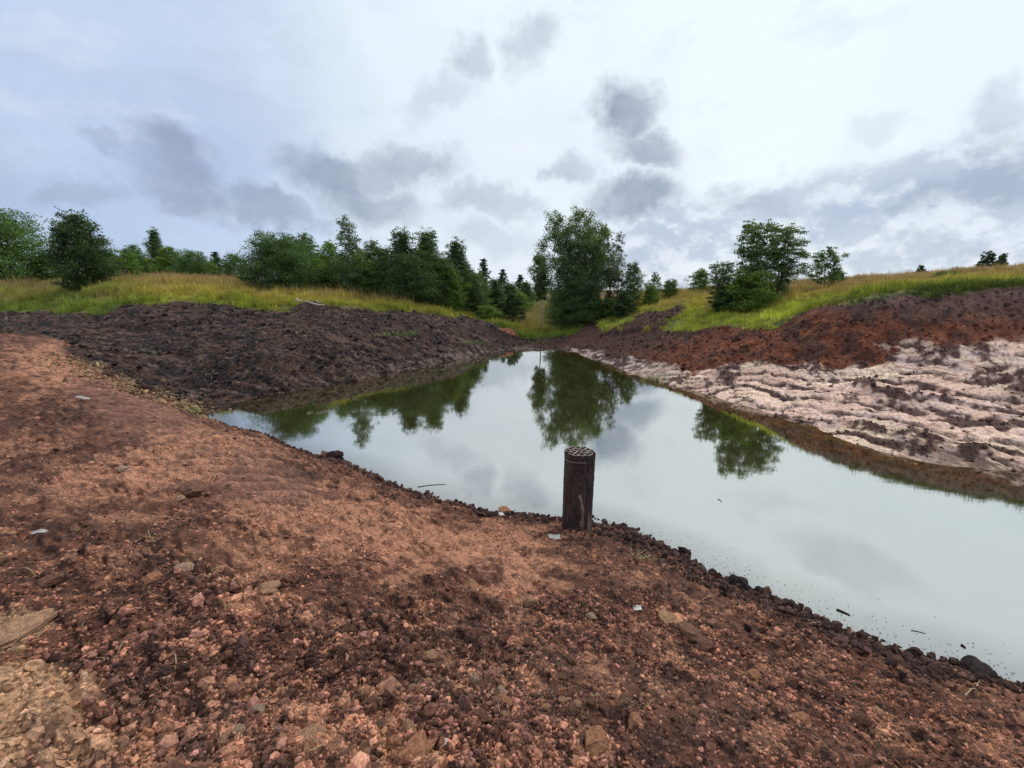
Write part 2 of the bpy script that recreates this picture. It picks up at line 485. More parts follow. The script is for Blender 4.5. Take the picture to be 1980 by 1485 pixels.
def relief(X, Y, w):
    r = np.sqrt(X * X + Y * Y)
    wet = sstep(w['dp'], -1.0, -.2) * .8 + .2
    lump = lambda f, s, o=3: 1 - np.abs(2 * fbm(X * f, Y * f, s, o) - 1) * 2
    nearfade = 1 - sstep(r, 9, 16)
    dz = (fbm(X * .5, Y * .5, 5, 3) - .5) * .16
    # dam: trodden clods, tread marks
    c, s = .82, -.57
    al = X * c + Y * s
    ac = -X * s + Y * c
    trk = trackmask(X, Y)
    dz_d = (fbm(X * 1.6, Y * 1.6, 11, 3) - .5) * .10 + (fbm(X * 6, Y * 6, 12, 3) - .5) * .075 + (fbm(X * 22, Y * 22, 13, 3, .6) - .5) * .042 * nearfade + sstep(fbm((X * .75 - Y * .66) * 2.2, (X * .66 + Y * .75) * 9, 19, 3, .6), .52, .6) * .030 * sstep(-X, -.6, .8)
    cl = fbm(X * 9, Y * 9, 14, 2)
    dz_d += sstep(cl, .55, .68) * .022
    rib = np.sin(al * 2 * math.pi / .27 + fbm(X * 1.5, Y * 1.5, 6, 2) * 1.6)
    dz_d = dz_d * (1 - .6 * np.clip(trk, 0, 1)) + trk * .05 * np.tanh(rib * 1.6)
    dz_p = (fbm(X * .8, Y * .8, 15, 3) - .5) * .16 + (fbm(X * 1.2, Y * 3.6, 16, 4, .6) - .5) * .19 + (fbm(X * 7, Y * 9, 17, 3, .65) - .5) * .15
    dz_r = (fbm(X * 1.1, Y * 1.1, 18, 3) - .5) * .22 + (fbm(X * 5, Y * 5, 19, 4, .65) - .5) * .17
    sc_, sf_, stn = slabs(X, Y)
    dz_c = (fbm(X * .9, Y * .9, 22, 3) - .5) * .12 - sc_ * .03 + .07 * sstep(sf_, .02, .20) * (1 - sf_) * (.5 + fbm(X * 1.2, Y * 1.2, 36, 2)) + (stn - .5) * .03 + (fbm(X * 4, Y * 4, 24, 3) - .5) * .05 + sstep(fbm(X * 1.3 + 4, Y * 1.3, 31, 4), .58, .72) * (.04 + .12 * fbm(X * 7, Y * 7, 33, 2))
    dz_g = (fbm(X * .9, Y * .9, 25, 3) - .5) * .15
    dz += wet * (w['dam'] * dz_d + w['peat'] * dz_p + w['red'] * dz_r + w['clay'] * dz_c + w['grass'] * dz_g)
    dz += w['spill'] * (.04 + .22 * fbm(X * 3, Y * 3, 26, 3))
    dz *= 1 - sstep(r, 60, 90)
    # keep the shoreline where it is
    k = np.exp(-(w['dp'] / .25) ** 2)
    return dz * (1 - .55 * k)


def trackmask(X, Y):
    ac = .57 * X + .82 * Y - .12 * np.maximum(-6 - X, 0)
    return np.exp(-((ac - 2.15) / .58) ** 4) * (1 - sstep(X, -2.2, -.8)) * (.5 + .5 * sstep(fbm(X * 1.4, Y * 1.4, 78, 3), .30, .5))


def mixc(c, a, t):
    return c * (1 - t[..., None]) + np.array(a) * t[..., None]


def albedo(X, Y, w, H):
    n1 = fbm(X * 1.3, Y * 1.3, 101, 4); n2 = fbm(X * 5, Y * 5, 102, 4, .6); n3 = fbm(X * 19, Y * 19, 103, 3, .6)
    n4 = fbm(X * 2.2, Y * 2.2, 104, 4, .65)
    dam = np.ones(X.shape + (3,)) * np.array((.148, .064, .040))
    dam = mixc(dam, (.105, .050, .036), sstep(n1, .42, .62) * .6)
    dam = mixc(dam, (.33, .158, .095), sstep(n2, .52, .66) * .75)
    dam = mixc(dam, (.042, .021, .017), sstep(n3, .48, .62) * .8)
    dk = patch(X, Y, DARKW)
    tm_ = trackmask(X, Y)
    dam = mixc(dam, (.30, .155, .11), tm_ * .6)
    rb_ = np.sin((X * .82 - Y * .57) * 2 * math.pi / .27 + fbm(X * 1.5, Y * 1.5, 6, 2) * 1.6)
    dam = mixc(dam, (.080, .042, .032), tm_ * sstep(-rb_, -.1, .5) * .85)  # loose dark crumbs in the grooves, plus rib shading put into the colour
    dam = mixc(dam, (.07, .038, .030), dk * .75 * sstep(n2, .35, .65))
    pl = patch(X, Y, PALEW)
    pal = sstep(pl + (n2 - .5) * 1.7 + (n3 - .5) * 1.2, .28, .6) * np.clip(pl * 1.6, 0, 1)
    yel = (sstep(-X - .4 * Y, .2, 1.6) * (1 - sstep(Y, 2.2, 3.4)))[..., None]
    palc = np.array((.52, .250, .152)) * (1 - yel) + np.array((.58, .35, .20)) * yel
    pt = pal[..., None] * .72
    dam = dam * (1 - pt) + palc * pt
    # dry strip along the brink on the left
    bl = np.array(brink)
    peat = np.ones(X.shape + (3,)) * np.array((.027, .018, .016))
    peat = mixc(peat, (.13, .080, .062), sstep(fbm(X * 2.4, Y * 6, 107, 4, .6), .52, .66) * .8)
    peat = mixc(peat, (.075, .040, .028), sstep(n4, .5, .66) * .8)
    peat = mixc(peat, (.012, .009, .010), sstep(n3, .55, .7) * .6)
    peat = mixc(peat, (.24, .18, .15), sstep(n3 * n2, .42, .50) * .5)
    lowc = np.exp(-(w['dp'] / .7) ** 2) * sstep(n2, .5, .62)
    peat = mixc(peat, (.24, .18, .15), lowc * sstep(Y, 12, 17) * .5)
    red = np.ones(X.shape + (3,)) * np.array((.15, .045, .024))
    red = mixc(red, (.26, .095, .042), sstep(n2, .5, .68) * .7)
    red = mixc(red, (.045, .022, .018), sstep(n4, .47, .62) * .75)
    red = mixc(red, (.03, .018, .016), sstep(n3, .55, .7) * .5)
    up = sstep(H, 1.9, 2.7) * sstep(X, 8.5, 11)
    red = mixc(red, (.09, .060, .055), up * .75)
    red = mixc(red, (.05, .03, .025), sstep(Y, 15, 20) * .8)
    clay = np.ones(X.shape + (3,)) * np.array((.64, .435, .34))
    clay = mixc(clay, (.74, .56, .41), sstep(n1, .45, .65) * .8)
    clay = mixc(clay, (.60, .44, .41), sstep(n4, .5, .66) * .6)
    clay = mixc(clay, (.42, .25, .19), sstep(n2, .55, .7) * .45)
    st = streaks(X, Y)
    _c, _f, tn_ = slabs(X, Y)
    clay = clay * (.84 + .3 * tn_[..., None])
    clay = mixc(clay, (.075, .036, .032), st * .93)
    clay = mixc(clay, (.10, .045, .036), sstep(n3 + .3 * n2, .76, .84) * .6)
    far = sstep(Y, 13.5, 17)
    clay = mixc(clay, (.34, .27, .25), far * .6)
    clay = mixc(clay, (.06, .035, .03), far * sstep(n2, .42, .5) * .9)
    # an earthy dark foot where the bank meets the water on the far right
    foot = sstep(X, 6.6, 8.2) * (1 - sstep(w['dp'], .35, .8)) * sstep(n4, .3, .5)
    clay = mixc(clay, (.10, .062, .045), foot * .9)
    grass = np.ones(X.shape + (3,)) * np.array((.07, .085, .025))
    grass = mixc(grass, (.16, .13, .05), sstep(n1, .4, .6))
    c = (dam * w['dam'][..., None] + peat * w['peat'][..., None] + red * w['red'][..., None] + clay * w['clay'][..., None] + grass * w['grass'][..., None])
    # wet margin and pond bed
    wetm = np.exp(-np.clip(H, 0, 9) / .08) * sstep(w['dp'], -.6, .4) * w['dam']
    c = c * (1 - .6 * wetm[..., None])
    bed = sstep(-H, .02, .25)
    c = mixc(c, (.17, .105, .045), bed * .9 * (1 - w['peat']))
    c = mixc(c, (.040, .032, .016), bed * .9 * w['peat'])
    return np.clip(c, 0, 1), pal * w['dam'], w['clay'] * (1 - st)


# ------------------------------------------------------------------ mesh helpers
def mesh_from(name, V, F, mat=None, smooth=False, attrs=None):
    """V (n,3); F (m,k) with a fixed k"""
    V = np.asarray(V, np.float32); F = np.asarray(F, np.int32)
    me = bpy.data.meshes.new(name)
    k = F.shape[1]
    me.vertices.add(len(V)); me.vertices.foreach_set('co', V.ravel())
    me.loops.add(F.size); me.loops.foreach_set('vertex_index', F.ravel())
    me.polygons.add(len(F)); me.polygons.foreach_set('loop_start', np.arange(0, F.size, k, dtype=np.int32))
    if smooth:
        me.polygons.foreach_set('use_smooth', np.ones(len(F), bool))
    for nm, typ, arr in (attrs or []):
        at = me.attributes.new(nm, typ, 'POINT')
        key = 'color' if typ == 'FLOAT_COLOR' else ('vector' if typ == 'FLOAT_VECTOR' else 'value')
        at.data.foreach_set(key, np.asarray(arr, np.int32 if typ == 'INT' else np.float32).ravel())
    if mat:
        me.materials.append(mat)
    me.update(calc_edges=True)
    return me


def link(name, me, parent=None, loc=None, rot=None, scl=None):
    o = bpy.data.objects.new(name, me)
    COL.objects.link(o)
    if parent:
        o.parent = parent
    if loc is not None:
        o.location = tuple(float(v) for v in loc)
    if rot is not None:
        o.rotation_euler = tuple(float(v) for v in rot)
    if scl is not None:
        o.scale = (scl,) * 3 if np.isscalar(scl) else tuple(float(v) for v in scl)
    return o


def tag(o, label=None, cat=None, group=None, kind=None):
    if label: o['label'] = label
    if cat: o['category'] = cat
    if group: o['group'] = group
    if kind: o['kind'] = kind
    return o


def tubes(paths, sides=5):
    """paths: list of (points (n,3), radii (n)) -> one mesh's V, F"""
    V = []; F = []; off = 0
    for pts, rad in paths:
        pts = np.asarray(pts, float); n = len(pts)
        tan = np.gradient(pts, axis=0)
        tan /= np.linalg.norm(tan, axis=1)[:, None] + 1e-9
        ref = np.array([0, 0, 1.0]) if abs(tan[0, 2]) < .9 else np.array([1.0, 0, 0])
        for i in range(n):
            a = np.cross(tan[i], ref); a /= np.linalg.norm(a) + 1e-9
            b = np.cross(tan[i], a)
            for k in range(sides):
                th = 2 * math.pi * k / sides
                V.append(pts[i] + rad[i] * (math.cos(th) * a + math.sin(th) * b))
        for i in range(n - 1):
            for k in range(sides):
                k2 = (k + 1) % sides
                F.append((off + i * sides + k, off + i * sides + k2, off + (i + 1) * sides + k2, off + (i + 1) * sides + k))
        off += n * sides
    return np.array(V), np.array(F)


# ------------------------------------------------------------------ materials
def new_mat(name):
    m = bpy.data.materials.new(name)
    m.use_nodes = True
    m.node_tree.nodes.clear()
    T = NT(m.node_tree)
    out = T.n('ShaderNodeOutputMaterial')
    return m, T, out


def attr(T, name, typ='GEOMETRY', out='Color'):
    a = T.n('ShaderNodeAttribute', attribute_type=typ, attribute_name=name)
    return a.outputs[out]


def principled(T, out, col, rough=.9, spec=.25, normal=None):
    p = T.n('ShaderNodeBsdfPrincipled')
    T.put(p.inputs['Base Color'], col)
    T.put(p.inputs['Roughness'], rough)
    T.put(p.inputs['Specular IOR Level'], spec)
    if normal is not None:
        T.link(normal, p.inputs['Normal'])
    if out is not None:
        T.link(p.outputs[0], out.inputs['Surface'])
    return p


def bump(T, h, strength, dist, normal=None):
    b = T.n('ShaderNodeBump')
    T.put(b.inputs['Strength'], strength); T.put(b.inputs['Distance'], dist); T.link(h, b.inputs['Height'])
    if normal is not None:
        T.link(normal, b.inputs['Normal'])
    return b.outputs[0]


def soil_material(name, instanced=False):
    m, T, out = new_mat(name)
    geo = T.n('ShaderNodeNewGeometry')
    pos = geo.outputs['Position']
    c = attr(T, 'col', 'INSTANCER' if instanced else 'GEOMETRY')
    n1 = T.noise(pos, 14, 6, .65)
    n2 = T.noise(pos, 70, 5, .7)
    v = T.math('MULTIPLY', T.mr(n1, .3, .7, .68, 1.38), T.mr(n2, .3, .7, .62, 1.42))
    col = T.mix(1.0, c, T.vec('SCALE', (1, 1, 1), scale=v), 'MULTIPLY')
    hgt = T.math('ADD', T.math('MULTIPLY', n1, .5), T.math('MULTIPLY', n2, .35))
    if not instanced:
        vo = T.n('ShaderNodeTexVoronoi', feature='F1'); T.link(pos, vo.inputs['Vector']); T.put(vo.inputs['Scale'], 38.0)
        hgt = T.math('ADD', hgt, T.math('MULTIPLY', vo.outputs['Distance'], -.35))
        # drying cracks in the pale crust
        cr = attr(T, 'crust', out='Fac')
        ve = T.n('ShaderNodeTexVoronoi', feature='DISTANCE_TO_EDGE')
        T.link(T.vec('ADD', T.vec('MULTIPLY', pos, (1, 1, .3)), T.vec('SCALE', T.noise(pos, 9, 3, .5, 'Color'), scale=.12)), ve.inputs['Vector'])
        T.put(ve.inputs['Scale'], 24.0)
        crack = T.math('MULTIPLY', T.math('MULTIPLY', T.mr(ve.outputs['Distance'], .01, .09, 1.0, 0.0), T.mr(cr, .3, .8)), T.mr(T.noise(pos, 5, 4, .6), .45, .62))
        sm_ = attr(T, 'smoothness', out='Fac')
        hgt = T.math('MULTIPLY', hgt, T.mr(sm_, 0, 1, 1.0, .10, False))
        col = T.mix(T.math('MULTIPLY', crack, .75), col, (.10, .045, .03))
        hgt = T.math('SUBTRACT', hgt, T.math('MULTIPLY', crack, .5))
    nrm = bump(T, hgt, 1.0, .03 if not instanced else .012)
    principled(T, out, col, .92, .22, nrm)
    return m


M_SOIL = soil_material('soil')
M_CLOD = soil_material('clod', True)


def flat_mat(name, col, var=.3, scale=20, rough=.8, spec=.3, bumpd=.0, aniso=(1, 1, 1), col2=None):
    m, T, out = new_mat(name)
    tc = T.n('ShaderNodeTexCoord').outputs['Object']
    p = T.vec('MULTIPLY', tc, aniso)
    n = T.noise(p, scale, 5, .65)
    c = T.mix(T.mr(n, .35, .65), col, col2 or tuple(x * (1 - var) for x in col))
    n2 = T.noise(p, scale * 5, 4, .6)
    c = T.mix(1.0, c, T.vec('SCALE', (1, 1, 1), scale=T.mr(n2, .3, .7, 1 - var * .6, 1 + var * .6)), 'MULTIPLY')
    nrm = bump(T, T.math('ADD', n, T.math('MULTIPLY', n2, .4)), .8, bumpd) if bumpd else None
    principled(T, out, c, rough, spec, nrm)
    return m


# ------------------------------------------------------------------ ground
ang = np.concatenate([np.linspace(-62, 62, 840), np.linspace(62, 298, 110)[1:-1]])
ang = np.radians(ang)
rad = np.concatenate([[.02, .2, .4, .6], np.exp(np.concatenate([np.linspace(math.log(.8), math.log(8), 385)[:-1], np.linspace(math.log(8), math.log(26), 370)[:-1], np.linspace(math.log(26), math.log(62), 85)])), np.exp(np.linspace(math.log(65), math.log(4000), 40))])
AA, RR = np.meshgrid(ang, rad)
GX = RR * np.sin(AA); GY = RR * np.cos(AA)
HB = h0(GX, GY)
WZ = zones(GX, GY, HB)
HZ = HB + relief(GX, GY, WZ)
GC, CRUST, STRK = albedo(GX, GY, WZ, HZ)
# steps for later look-up: height of the finished ground
LA, LR = ang, rad


def ground_z(x, y):
    x = np.atleast_1d(np.asarray(x, float)); y = np.atleast_1d(np.asarray(y, float))
    w = zones(x, y, None)
    return h0(x, y) + relief(x, y, w)


nr, na = GX.shape
idx = np.arange(nr * na).reshape(nr, na)
a0 = idx[:-1, :]; a1 = idx[1:, :]
quads = np.stack([a0, a1, np.roll(a1, -1, axis=1), np.roll(a0, -1, axis=1)], axis=-1).reshape(-1, 4)[:, ::-1]
V = np.stack([GX, GY, HZ], -1).reshape(-1, 3)
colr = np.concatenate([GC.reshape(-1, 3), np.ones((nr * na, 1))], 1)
cru = CRUST.ravel(); smo = STRK.ravel()
zone_id = np.argmax(np.stack([WZ[k].ravel() for k in ('dam', 'peat', 'clay', 'red', 'grass')]), axis=0)
zone_id[(WZ['dp'].ravel() < 0) & (HZ.ravel() < -.03)] = 5
fz = zone_id[quads[:, 0]]
for zi, (nm) in enumerate(['ground', 'peat_bank', 'clay_bank', 'earth_bank', 'meadow', 'pond_bed']):
    q = quads[fz == zi]
    used = np.unique(q)
    remap = np.zeros(nr * na, np.int64); remap[used] = np.arange(len(used))
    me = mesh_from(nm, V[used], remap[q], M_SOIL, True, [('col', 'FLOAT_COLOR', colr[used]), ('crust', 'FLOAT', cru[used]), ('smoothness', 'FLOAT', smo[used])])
    tag(link(nm, me), kind='structure')

# ------------------------------------------------------------------ water
mw, T, out = new_mat('pond_water')
geo = T.n('ShaderNodeNewGeometry')
depth = attr(T, 'depth', out='Fac')
wpos = T.vec('MULTIPLY', geo.outputs['Position'], (1, 1, 1))
rip = T.math('ADD', T.noise(T.vec('MULTIPLY', wpos, (1, 2.2, 1)), 3.0, 3, .5), T.math('MULTIPLY', T.noise(T.vec('MULTIPLY', wpos, (1, 2.0, 1)), 14, 2, .5), .12))
wn_ = bump(T, rip, .05, .008)
gl = T.n('ShaderNodeBsdfGlossy'); T.put(gl.inputs['Roughness'], .035); T.put(gl.inputs['Color'], (.96, .970, .935)); T.link(wn_, gl.inputs['Normal'])
murk = T.n('ShaderNodeBsdfDiffuse'); T.put(murk.inputs['Color'], T.mix(T.mr(depth, .05, .6), (.085, .060, .018), (.058, .053, .016)))
clr = T.n('ShaderNodeBsdfTransparent'); T.put(clr.inputs['Color'], (.80, .70, .42))
mx1 = T.n('ShaderNodeMixShader')
T.put(mx1.inputs[0], T.mr(depth, 0.0, .42, .12, .97, False)); T.link(clr.outputs[0], mx1.inputs[1]); T.link(murk.outputs[0], mx1.inputs[2])
fr = T.n('ShaderNodeFresnel'); T.put(fr.inputs['IOR'], 1.55); T.link(wn_, fr.inputs['Normal'])
fac = T.math('MULTIPLY', T.mr(fr.outputs[0], .04, .5, .62, .80, False), T.mr(depth, 0.0, .25, .72, 1.0, False))
mx2 = T.n('ShaderNodeMixShader')
T.put(mx2.inputs[0], fac); T.link(mx1.outputs[0], mx2.inputs[1]); T.link(gl.outputs[0], mx2.inputs[2])
T.link(mx2.outputs[0], out.inputs['Surface'])
st_ = .14
gx, gy = np.meshgrid(np.arange(-9, 19, st_), np.arange(-5, 25.5, st_))
sd_ = sdf(gx, gy, pond)
hh = h0(gx, gy) + relief(gx, gy, zones(gx, gy, None))
ok = (sd_ < .55)
ii = np.arange(gx.size).reshape(gx.shape)
cell = ok[:-1, :-1] & ok[1:, :-1] & ok[:-1, 1:] & ok[1:, 1:]
q = np.stack([ii[:-1, :-1][cell], ii[:-1, 1:][cell], ii[1:, 1:][cell], ii[1:, :-1][cell]], -1)
used = np.unique(q); rm = np.zeros(gx.size, np.int64); rm[used] = np.arange(len(used))
me = mesh_from('pond_water', np.stack([gx.ravel(), gy.ravel(), np.zeros(gx.size)], -1)[used], rm[q], mw, True, [('depth', 'FLOAT', np.clip(-hh.ravel()[used], 0, 3))])
tag(link('pond_water', me), kind='structure')

# ------------------------------------------------------------------ clods and stones
def clod_mesh(name, seed, mat, subdiv=2, rough=.28, flat=.75, cracked=0):
    import bmesh
    bm = bmesh.new()
    bmesh.ops.create_icosphere(bm, subdivisions=subdiv, radius=1)
    r_ = np.random.default_rng(seed)
    ph = r_.uniform(0, 6.28, (6, 3)); fr_ = r_.uniform(1.2, 3.6, (6, 3))
    cuts = r_.normal(size=(7, 3)); cuts /= np.linalg.norm(cuts, axis=1)[:, None]
    cd = r_.uniform(.62, .9, 7)
    for v in bm.verts:
        p = np.array(v.co)
        k = 1 + rough * sum(math.sin(p @ (fr_[i] * (1 + i * .3)) + ph[i, 0]) for i in range(6)) / 4
        q_ = p * k
        for c_, d_ in zip(cuts, cd):
            o_ = q_ @ c_ - d_
            if o_ > 0:
                q_ = q_ - c_ * o_ * .85
        q_ += r_.normal(size=3) * .03
        v.co = (q_[0], q_[1] * .85, q_[2] * flat)
    me = bpy.data.meshes.new(name)
    bm.to_mesh(me); bm.free()
    me.materials.append(mat)
    return me


PROTO = bpy.data.collections.new('clod_shapes')
for i in range(6):
    PROTO.objects.link(bpy.data.objects.new('clod_shape', clod_mesh('clod_shape', 40 + i, M_CLOD, 2 if i < 2 else 1, .42)))


def scatter(name, pts, scl, rot, col, coll, nvar, label=None):
    n = len(pts)
    me = bpy.data.meshes.new(name)
    me.vertices.add(n); me.vertices.foreach_set('co', np.asarray(pts, np.float32).ravel())
    for nm, typ, arr, key in (('scl', 'FLOAT_VECTOR', scl, 'vector'), ('rot', 'FLOAT_VECTOR', rot, 'vector'), ('col', 'FLOAT_COLOR', np.concatenate([col, np.ones((n, 1))], 1), 'color')):
        at = me.attributes.new(nm, typ, 'POINT'); at.data.foreach_set(key, np.asarray(arr, np.float32).ravel())
    at = me.attributes.new('variant', 'INT', 'POINT'); at.data.foreach_set('value', rng.integers(0, nvar, n).astype(np.int32))
    o = link(name, me)
    tag(o, kind='stuff', label=label)
    ng = bpy.data.node_groups.new(name + '_nodes', 'GeometryNodeTree')
    ng.interface.new_socket('Geometry', in_out='INPUT', socket_type='NodeSocketGeometry')
    ng.interface.new_socket('Geometry', in_out='OUTPUT', socket_type='NodeSocketGeometry')
    gi = ng.nodes.new('NodeGroupInput'); go = ng.nodes.new('NodeGroupOutput')
    ip = ng.nodes.new('GeometryNodeInstanceOnPoints')
    ci = ng.nodes.new('GeometryNodeCollectionInfo')
    ci.inputs['Collection'].default_value = coll
    ci.inputs['Separate Children'].default_value = True
    ci.inputs['Reset Children'].default_value = True
    ng.links.new(ci.outputs[0], ip.inputs['Instance'])
    ip.inputs['Pick Instance'].default_value = True
    for nm, typ, key in (('scl', 'FLOAT_VECTOR', 'Scale'), ('rot', 'FLOAT_VECTOR', 'Rotation'), ('variant', 'INT', 'Instance Index')):
        na_ = ng.nodes.new('GeometryNodeInputNamedAttribute'); na_.data_type = typ; na_.inputs['Name'].default_value = nm
        ng.links.new(na_.outputs['Attribute'], ip.inputs[key])
    ng.links.new(gi.outputs[0], ip.inputs['Points'])
    ng.links.new(ip.outputs[0], go.inputs[0])
    md = o.modifiers.new('scatter', 'NODES'); md.node_group = ng
    return o


def sector_points(n, r0, r1, a0=-60, a1=60, power=0.0):
    # density per area falls with distance: uniform in log r when power=0
    r = np.exp(rng.uniform(math.log(r0), math.log(r1), n)) if power == 0 else np.sqrt(rng.uniform(r0 * r0, r1 * r1, n))
    a = np.radians(rng.uniform(a0, a1, n))
    return r * np.sin(a), r * np.cos(a), r


def place_clods(name, n, r0, r1, weight, smin, smed, sig, smax, a0=-60, a1=60, sink=.25, bright=(.75, 1.5), label=None, tint=None):
    x, y, r = sector_points(n, r0, r1, a0, a1)
    w = zones(x, y, None)
    k = rng.random(n) < np.clip(weight(x, y, w), 0, 1)
    x, y = x[k], y[k]
    w = {q_: v_[k] for q_, v_ in w.items()}
    z = h0(x, y) + relief(x, y, w)
    ok_ = z > -.03
    x, y, z = x[ok_], y[ok_], z[ok_]
    w = {q_: v_[ok_] for q_, v_ in w.items()}
    c, _, _ = albedo(x, y, w, z + .1)
    n_ = len(x)
    if tint is not None:
        c = c * .25 + np.array(tint) * .75
    mid_ = math.sqrt(bright[0] * bright[1]); sp_ = math.log(bright[1] / bright[0]) / 4
    c = c * mid_ * np.exp(rng.normal(0, sp_, (n_, 1))) * (1 + rng.normal(0, .02, (n_, 3)) + rng.normal(0, 1, (n_, 1)) * np.array([.02, .0, -.05]))
    over = c.max(1, keepdims=True) / .52
    c = np.where(over > 1, c / over ** .85, c)
    c = np.minimum(c, np.array([.66, .45, .29]))
    s = np.clip(np.exp(rng.normal(math.log(smed), sig, n_)), smin, smax)
    sc3 = s[:, None] * rng.uniform(.6, 1.45, (n_, 3))
    pts = np.stack([x, y, z + s * (.5 - sink)], -1)
    rot = np.stack([rng.normal(0, .5, n_), rng.normal(0, .5, n_), rng.uniform(0, 6.28, n_)], -1)
    return scatter(name, pts, sc3, rot, np.clip(c, 0, 1), PROTO, 6, label)


def w_dam(x, y, w):
    base_ = sstep(fbm(x * 1.1, y * 1.1, 201, 3), .38, .6) * .8 + .25
    pl = patch(x, y, PALEW)
    return w['dam'] * base_ * (1 - .75 * pl) * (1 - .85 * trackmask(x, y))


place_clods('soil_crumbs', 170000, 1.0, 8.5, w_dam, .0025, .0056, .5, .018, bright=(.5, 6.2), label='fine loose crumbs of red brown soil covering the dam')
place_clods('soil_clods', 13000, 1.1, 14, lambda x, y, w: w_dam(x, y, w) * sstep(fbm(x * .7, y * .7, 202, 3), .42, .6), .008, .0145, .4, .04, label='small red brown soil clods scattered over the dam', bright=(.6, 4.6))
place_clods('peat_clods', 52000, 9, 32, lambda x, y, w: w['peat'] * (.25 + .75 * sstep(fbm(x * .9, y * 1.8, 205, 3), .4, .6)), .010, .024, .55, .13, -60, 10, label='dark peat clods strewn over the left bank', bright=(.45, 2.4))
place_clods('bank_clods', 34000, 8, 32, lambda x, y, w: w['red'] * (.5 + .5 * sstep(y, 6, 16)), .012, .024, .5, .11, -5, 60, label='reddish soil clods on the right bank slope', bright=(.6, 1.6))
place_clods('topsoil_clods', 60000, 7.5, 22, lambda x, y, w: w['clay'] * (streaks(x, y) * .42 + .012), .008, .018, .5, .085, 0, 60, label='dark topsoil clods lying in streaks over the pale clay', tint=(.07, .035, .03), bright=(.6, 1.5))
place_clods('shore_clods', 75000, 3.6, 13, lambda x, y, w: w['dam'] * np.exp(-((w['dp'] - .10) / (.12 + .24 * sstep(x, .8, 1.3) * (1 - sstep(x, 2.6, 3.6)))) ** 2), .006, .015, .6, .055, -40, 60, label='wet dark clods crowding the near edge of the pond', tint=(.06, .036, .032), bright=(.5, 1.6), sink=.15)

def brink_d(x, y):
    best = np.full(x.shape, 1e9)
    for i in range(len(brink) - 1):
        a, b = brink[i], brink[i + 1]
        e = b - a
        t = np.clip(((x - a[0]) * e[0] + (y - a[1]) * e[1]) / (e @ e), 0, 1)
        best = np.minimum(best, np.hypot(x - a[0] - t * e[0], y - a[1] - t * e[1]))
    return best


place_clods('brink_clods', 40000, 8.5, 17, lambda x, y, w: (w['dam'] + w['peat']) * np.exp(-(brink_d(x, y) / .5) ** 2), .010, .024, .5, .09, -60, -25, tint=(.36, .24, .13), bright=(.4, 1.5), label='dry yellowish clods along the brink of the dam')

# ------------------------------------------------------------------ leaves, bark
def leaf_mat(name, dark, light, trans=.35):
    m, T, out = new_mat(name)
    t = attr(T, 'tint', out='Fac')
    oi = T.n('ShaderNodeObjectInfo').outputs['Random']
    c = T.mix(t, dark, light)
    c = T.mix(1.0, c, T.vec('SCALE', (1, 1, 1), scale=T.mr(oi, 0, 1, .82, 1.18, False)), 'MULTIPLY')
    p = principled(T, None, c, .55, .35)
    tr = T.n('ShaderNodeBsdfTranslucent'); T.put(tr.inputs[0], T.mix(1.0, c, (1.3, 1.5, .6), 'MULTIPLY'))
    mx = T.n('ShaderNodeMixShader'); T.put(mx.inputs[0], trans)
    T.link(p.outputs[0], mx.inputs[1]); T.link(tr.outputs[0], mx.inputs[2]); T.link(mx.outputs[0], out.inputs['Surface'])
    return m


L_DARK = leaf_mat('leaves_dark_green', (0.03, 0.056, 0.019), (0.15, 0.235, 0.075))
L_MID = leaf_mat('leaves_mid_green', (0.04, 0.078, 0.019), (0.2, 0.31, 0.075))
L_LIGHT = leaf_mat('leaves_light_green', (0.055, 0.105, 0.018), (0.26, 0.37, 0.07))
L_BIRCH = leaf_mat('leaves_birch', (0.042, 0.075, 0.03), (0.23, 0.31, 0.125))
L_PURP = leaf_mat('leaves_dusky', (0.036, 0.042, 0.03), (0.16, 0.165, 0.115))
L_CONI = leaf_mat('needles', (0.022, 0.044, 0.018), (0.11, 0.175, 0.07))
M_BARK = flat_mat('bark', (.10, .08, .065), .5, 6, .9, .2, .01, (1, 1, .3))
M_BIRCHBARK = flat_mat('birch_bark', (.50, .49, .45), .7, 5, .8, .3, .004, (1, 1, 3), col2=(.22, .2, .18))

CROWNS = {}


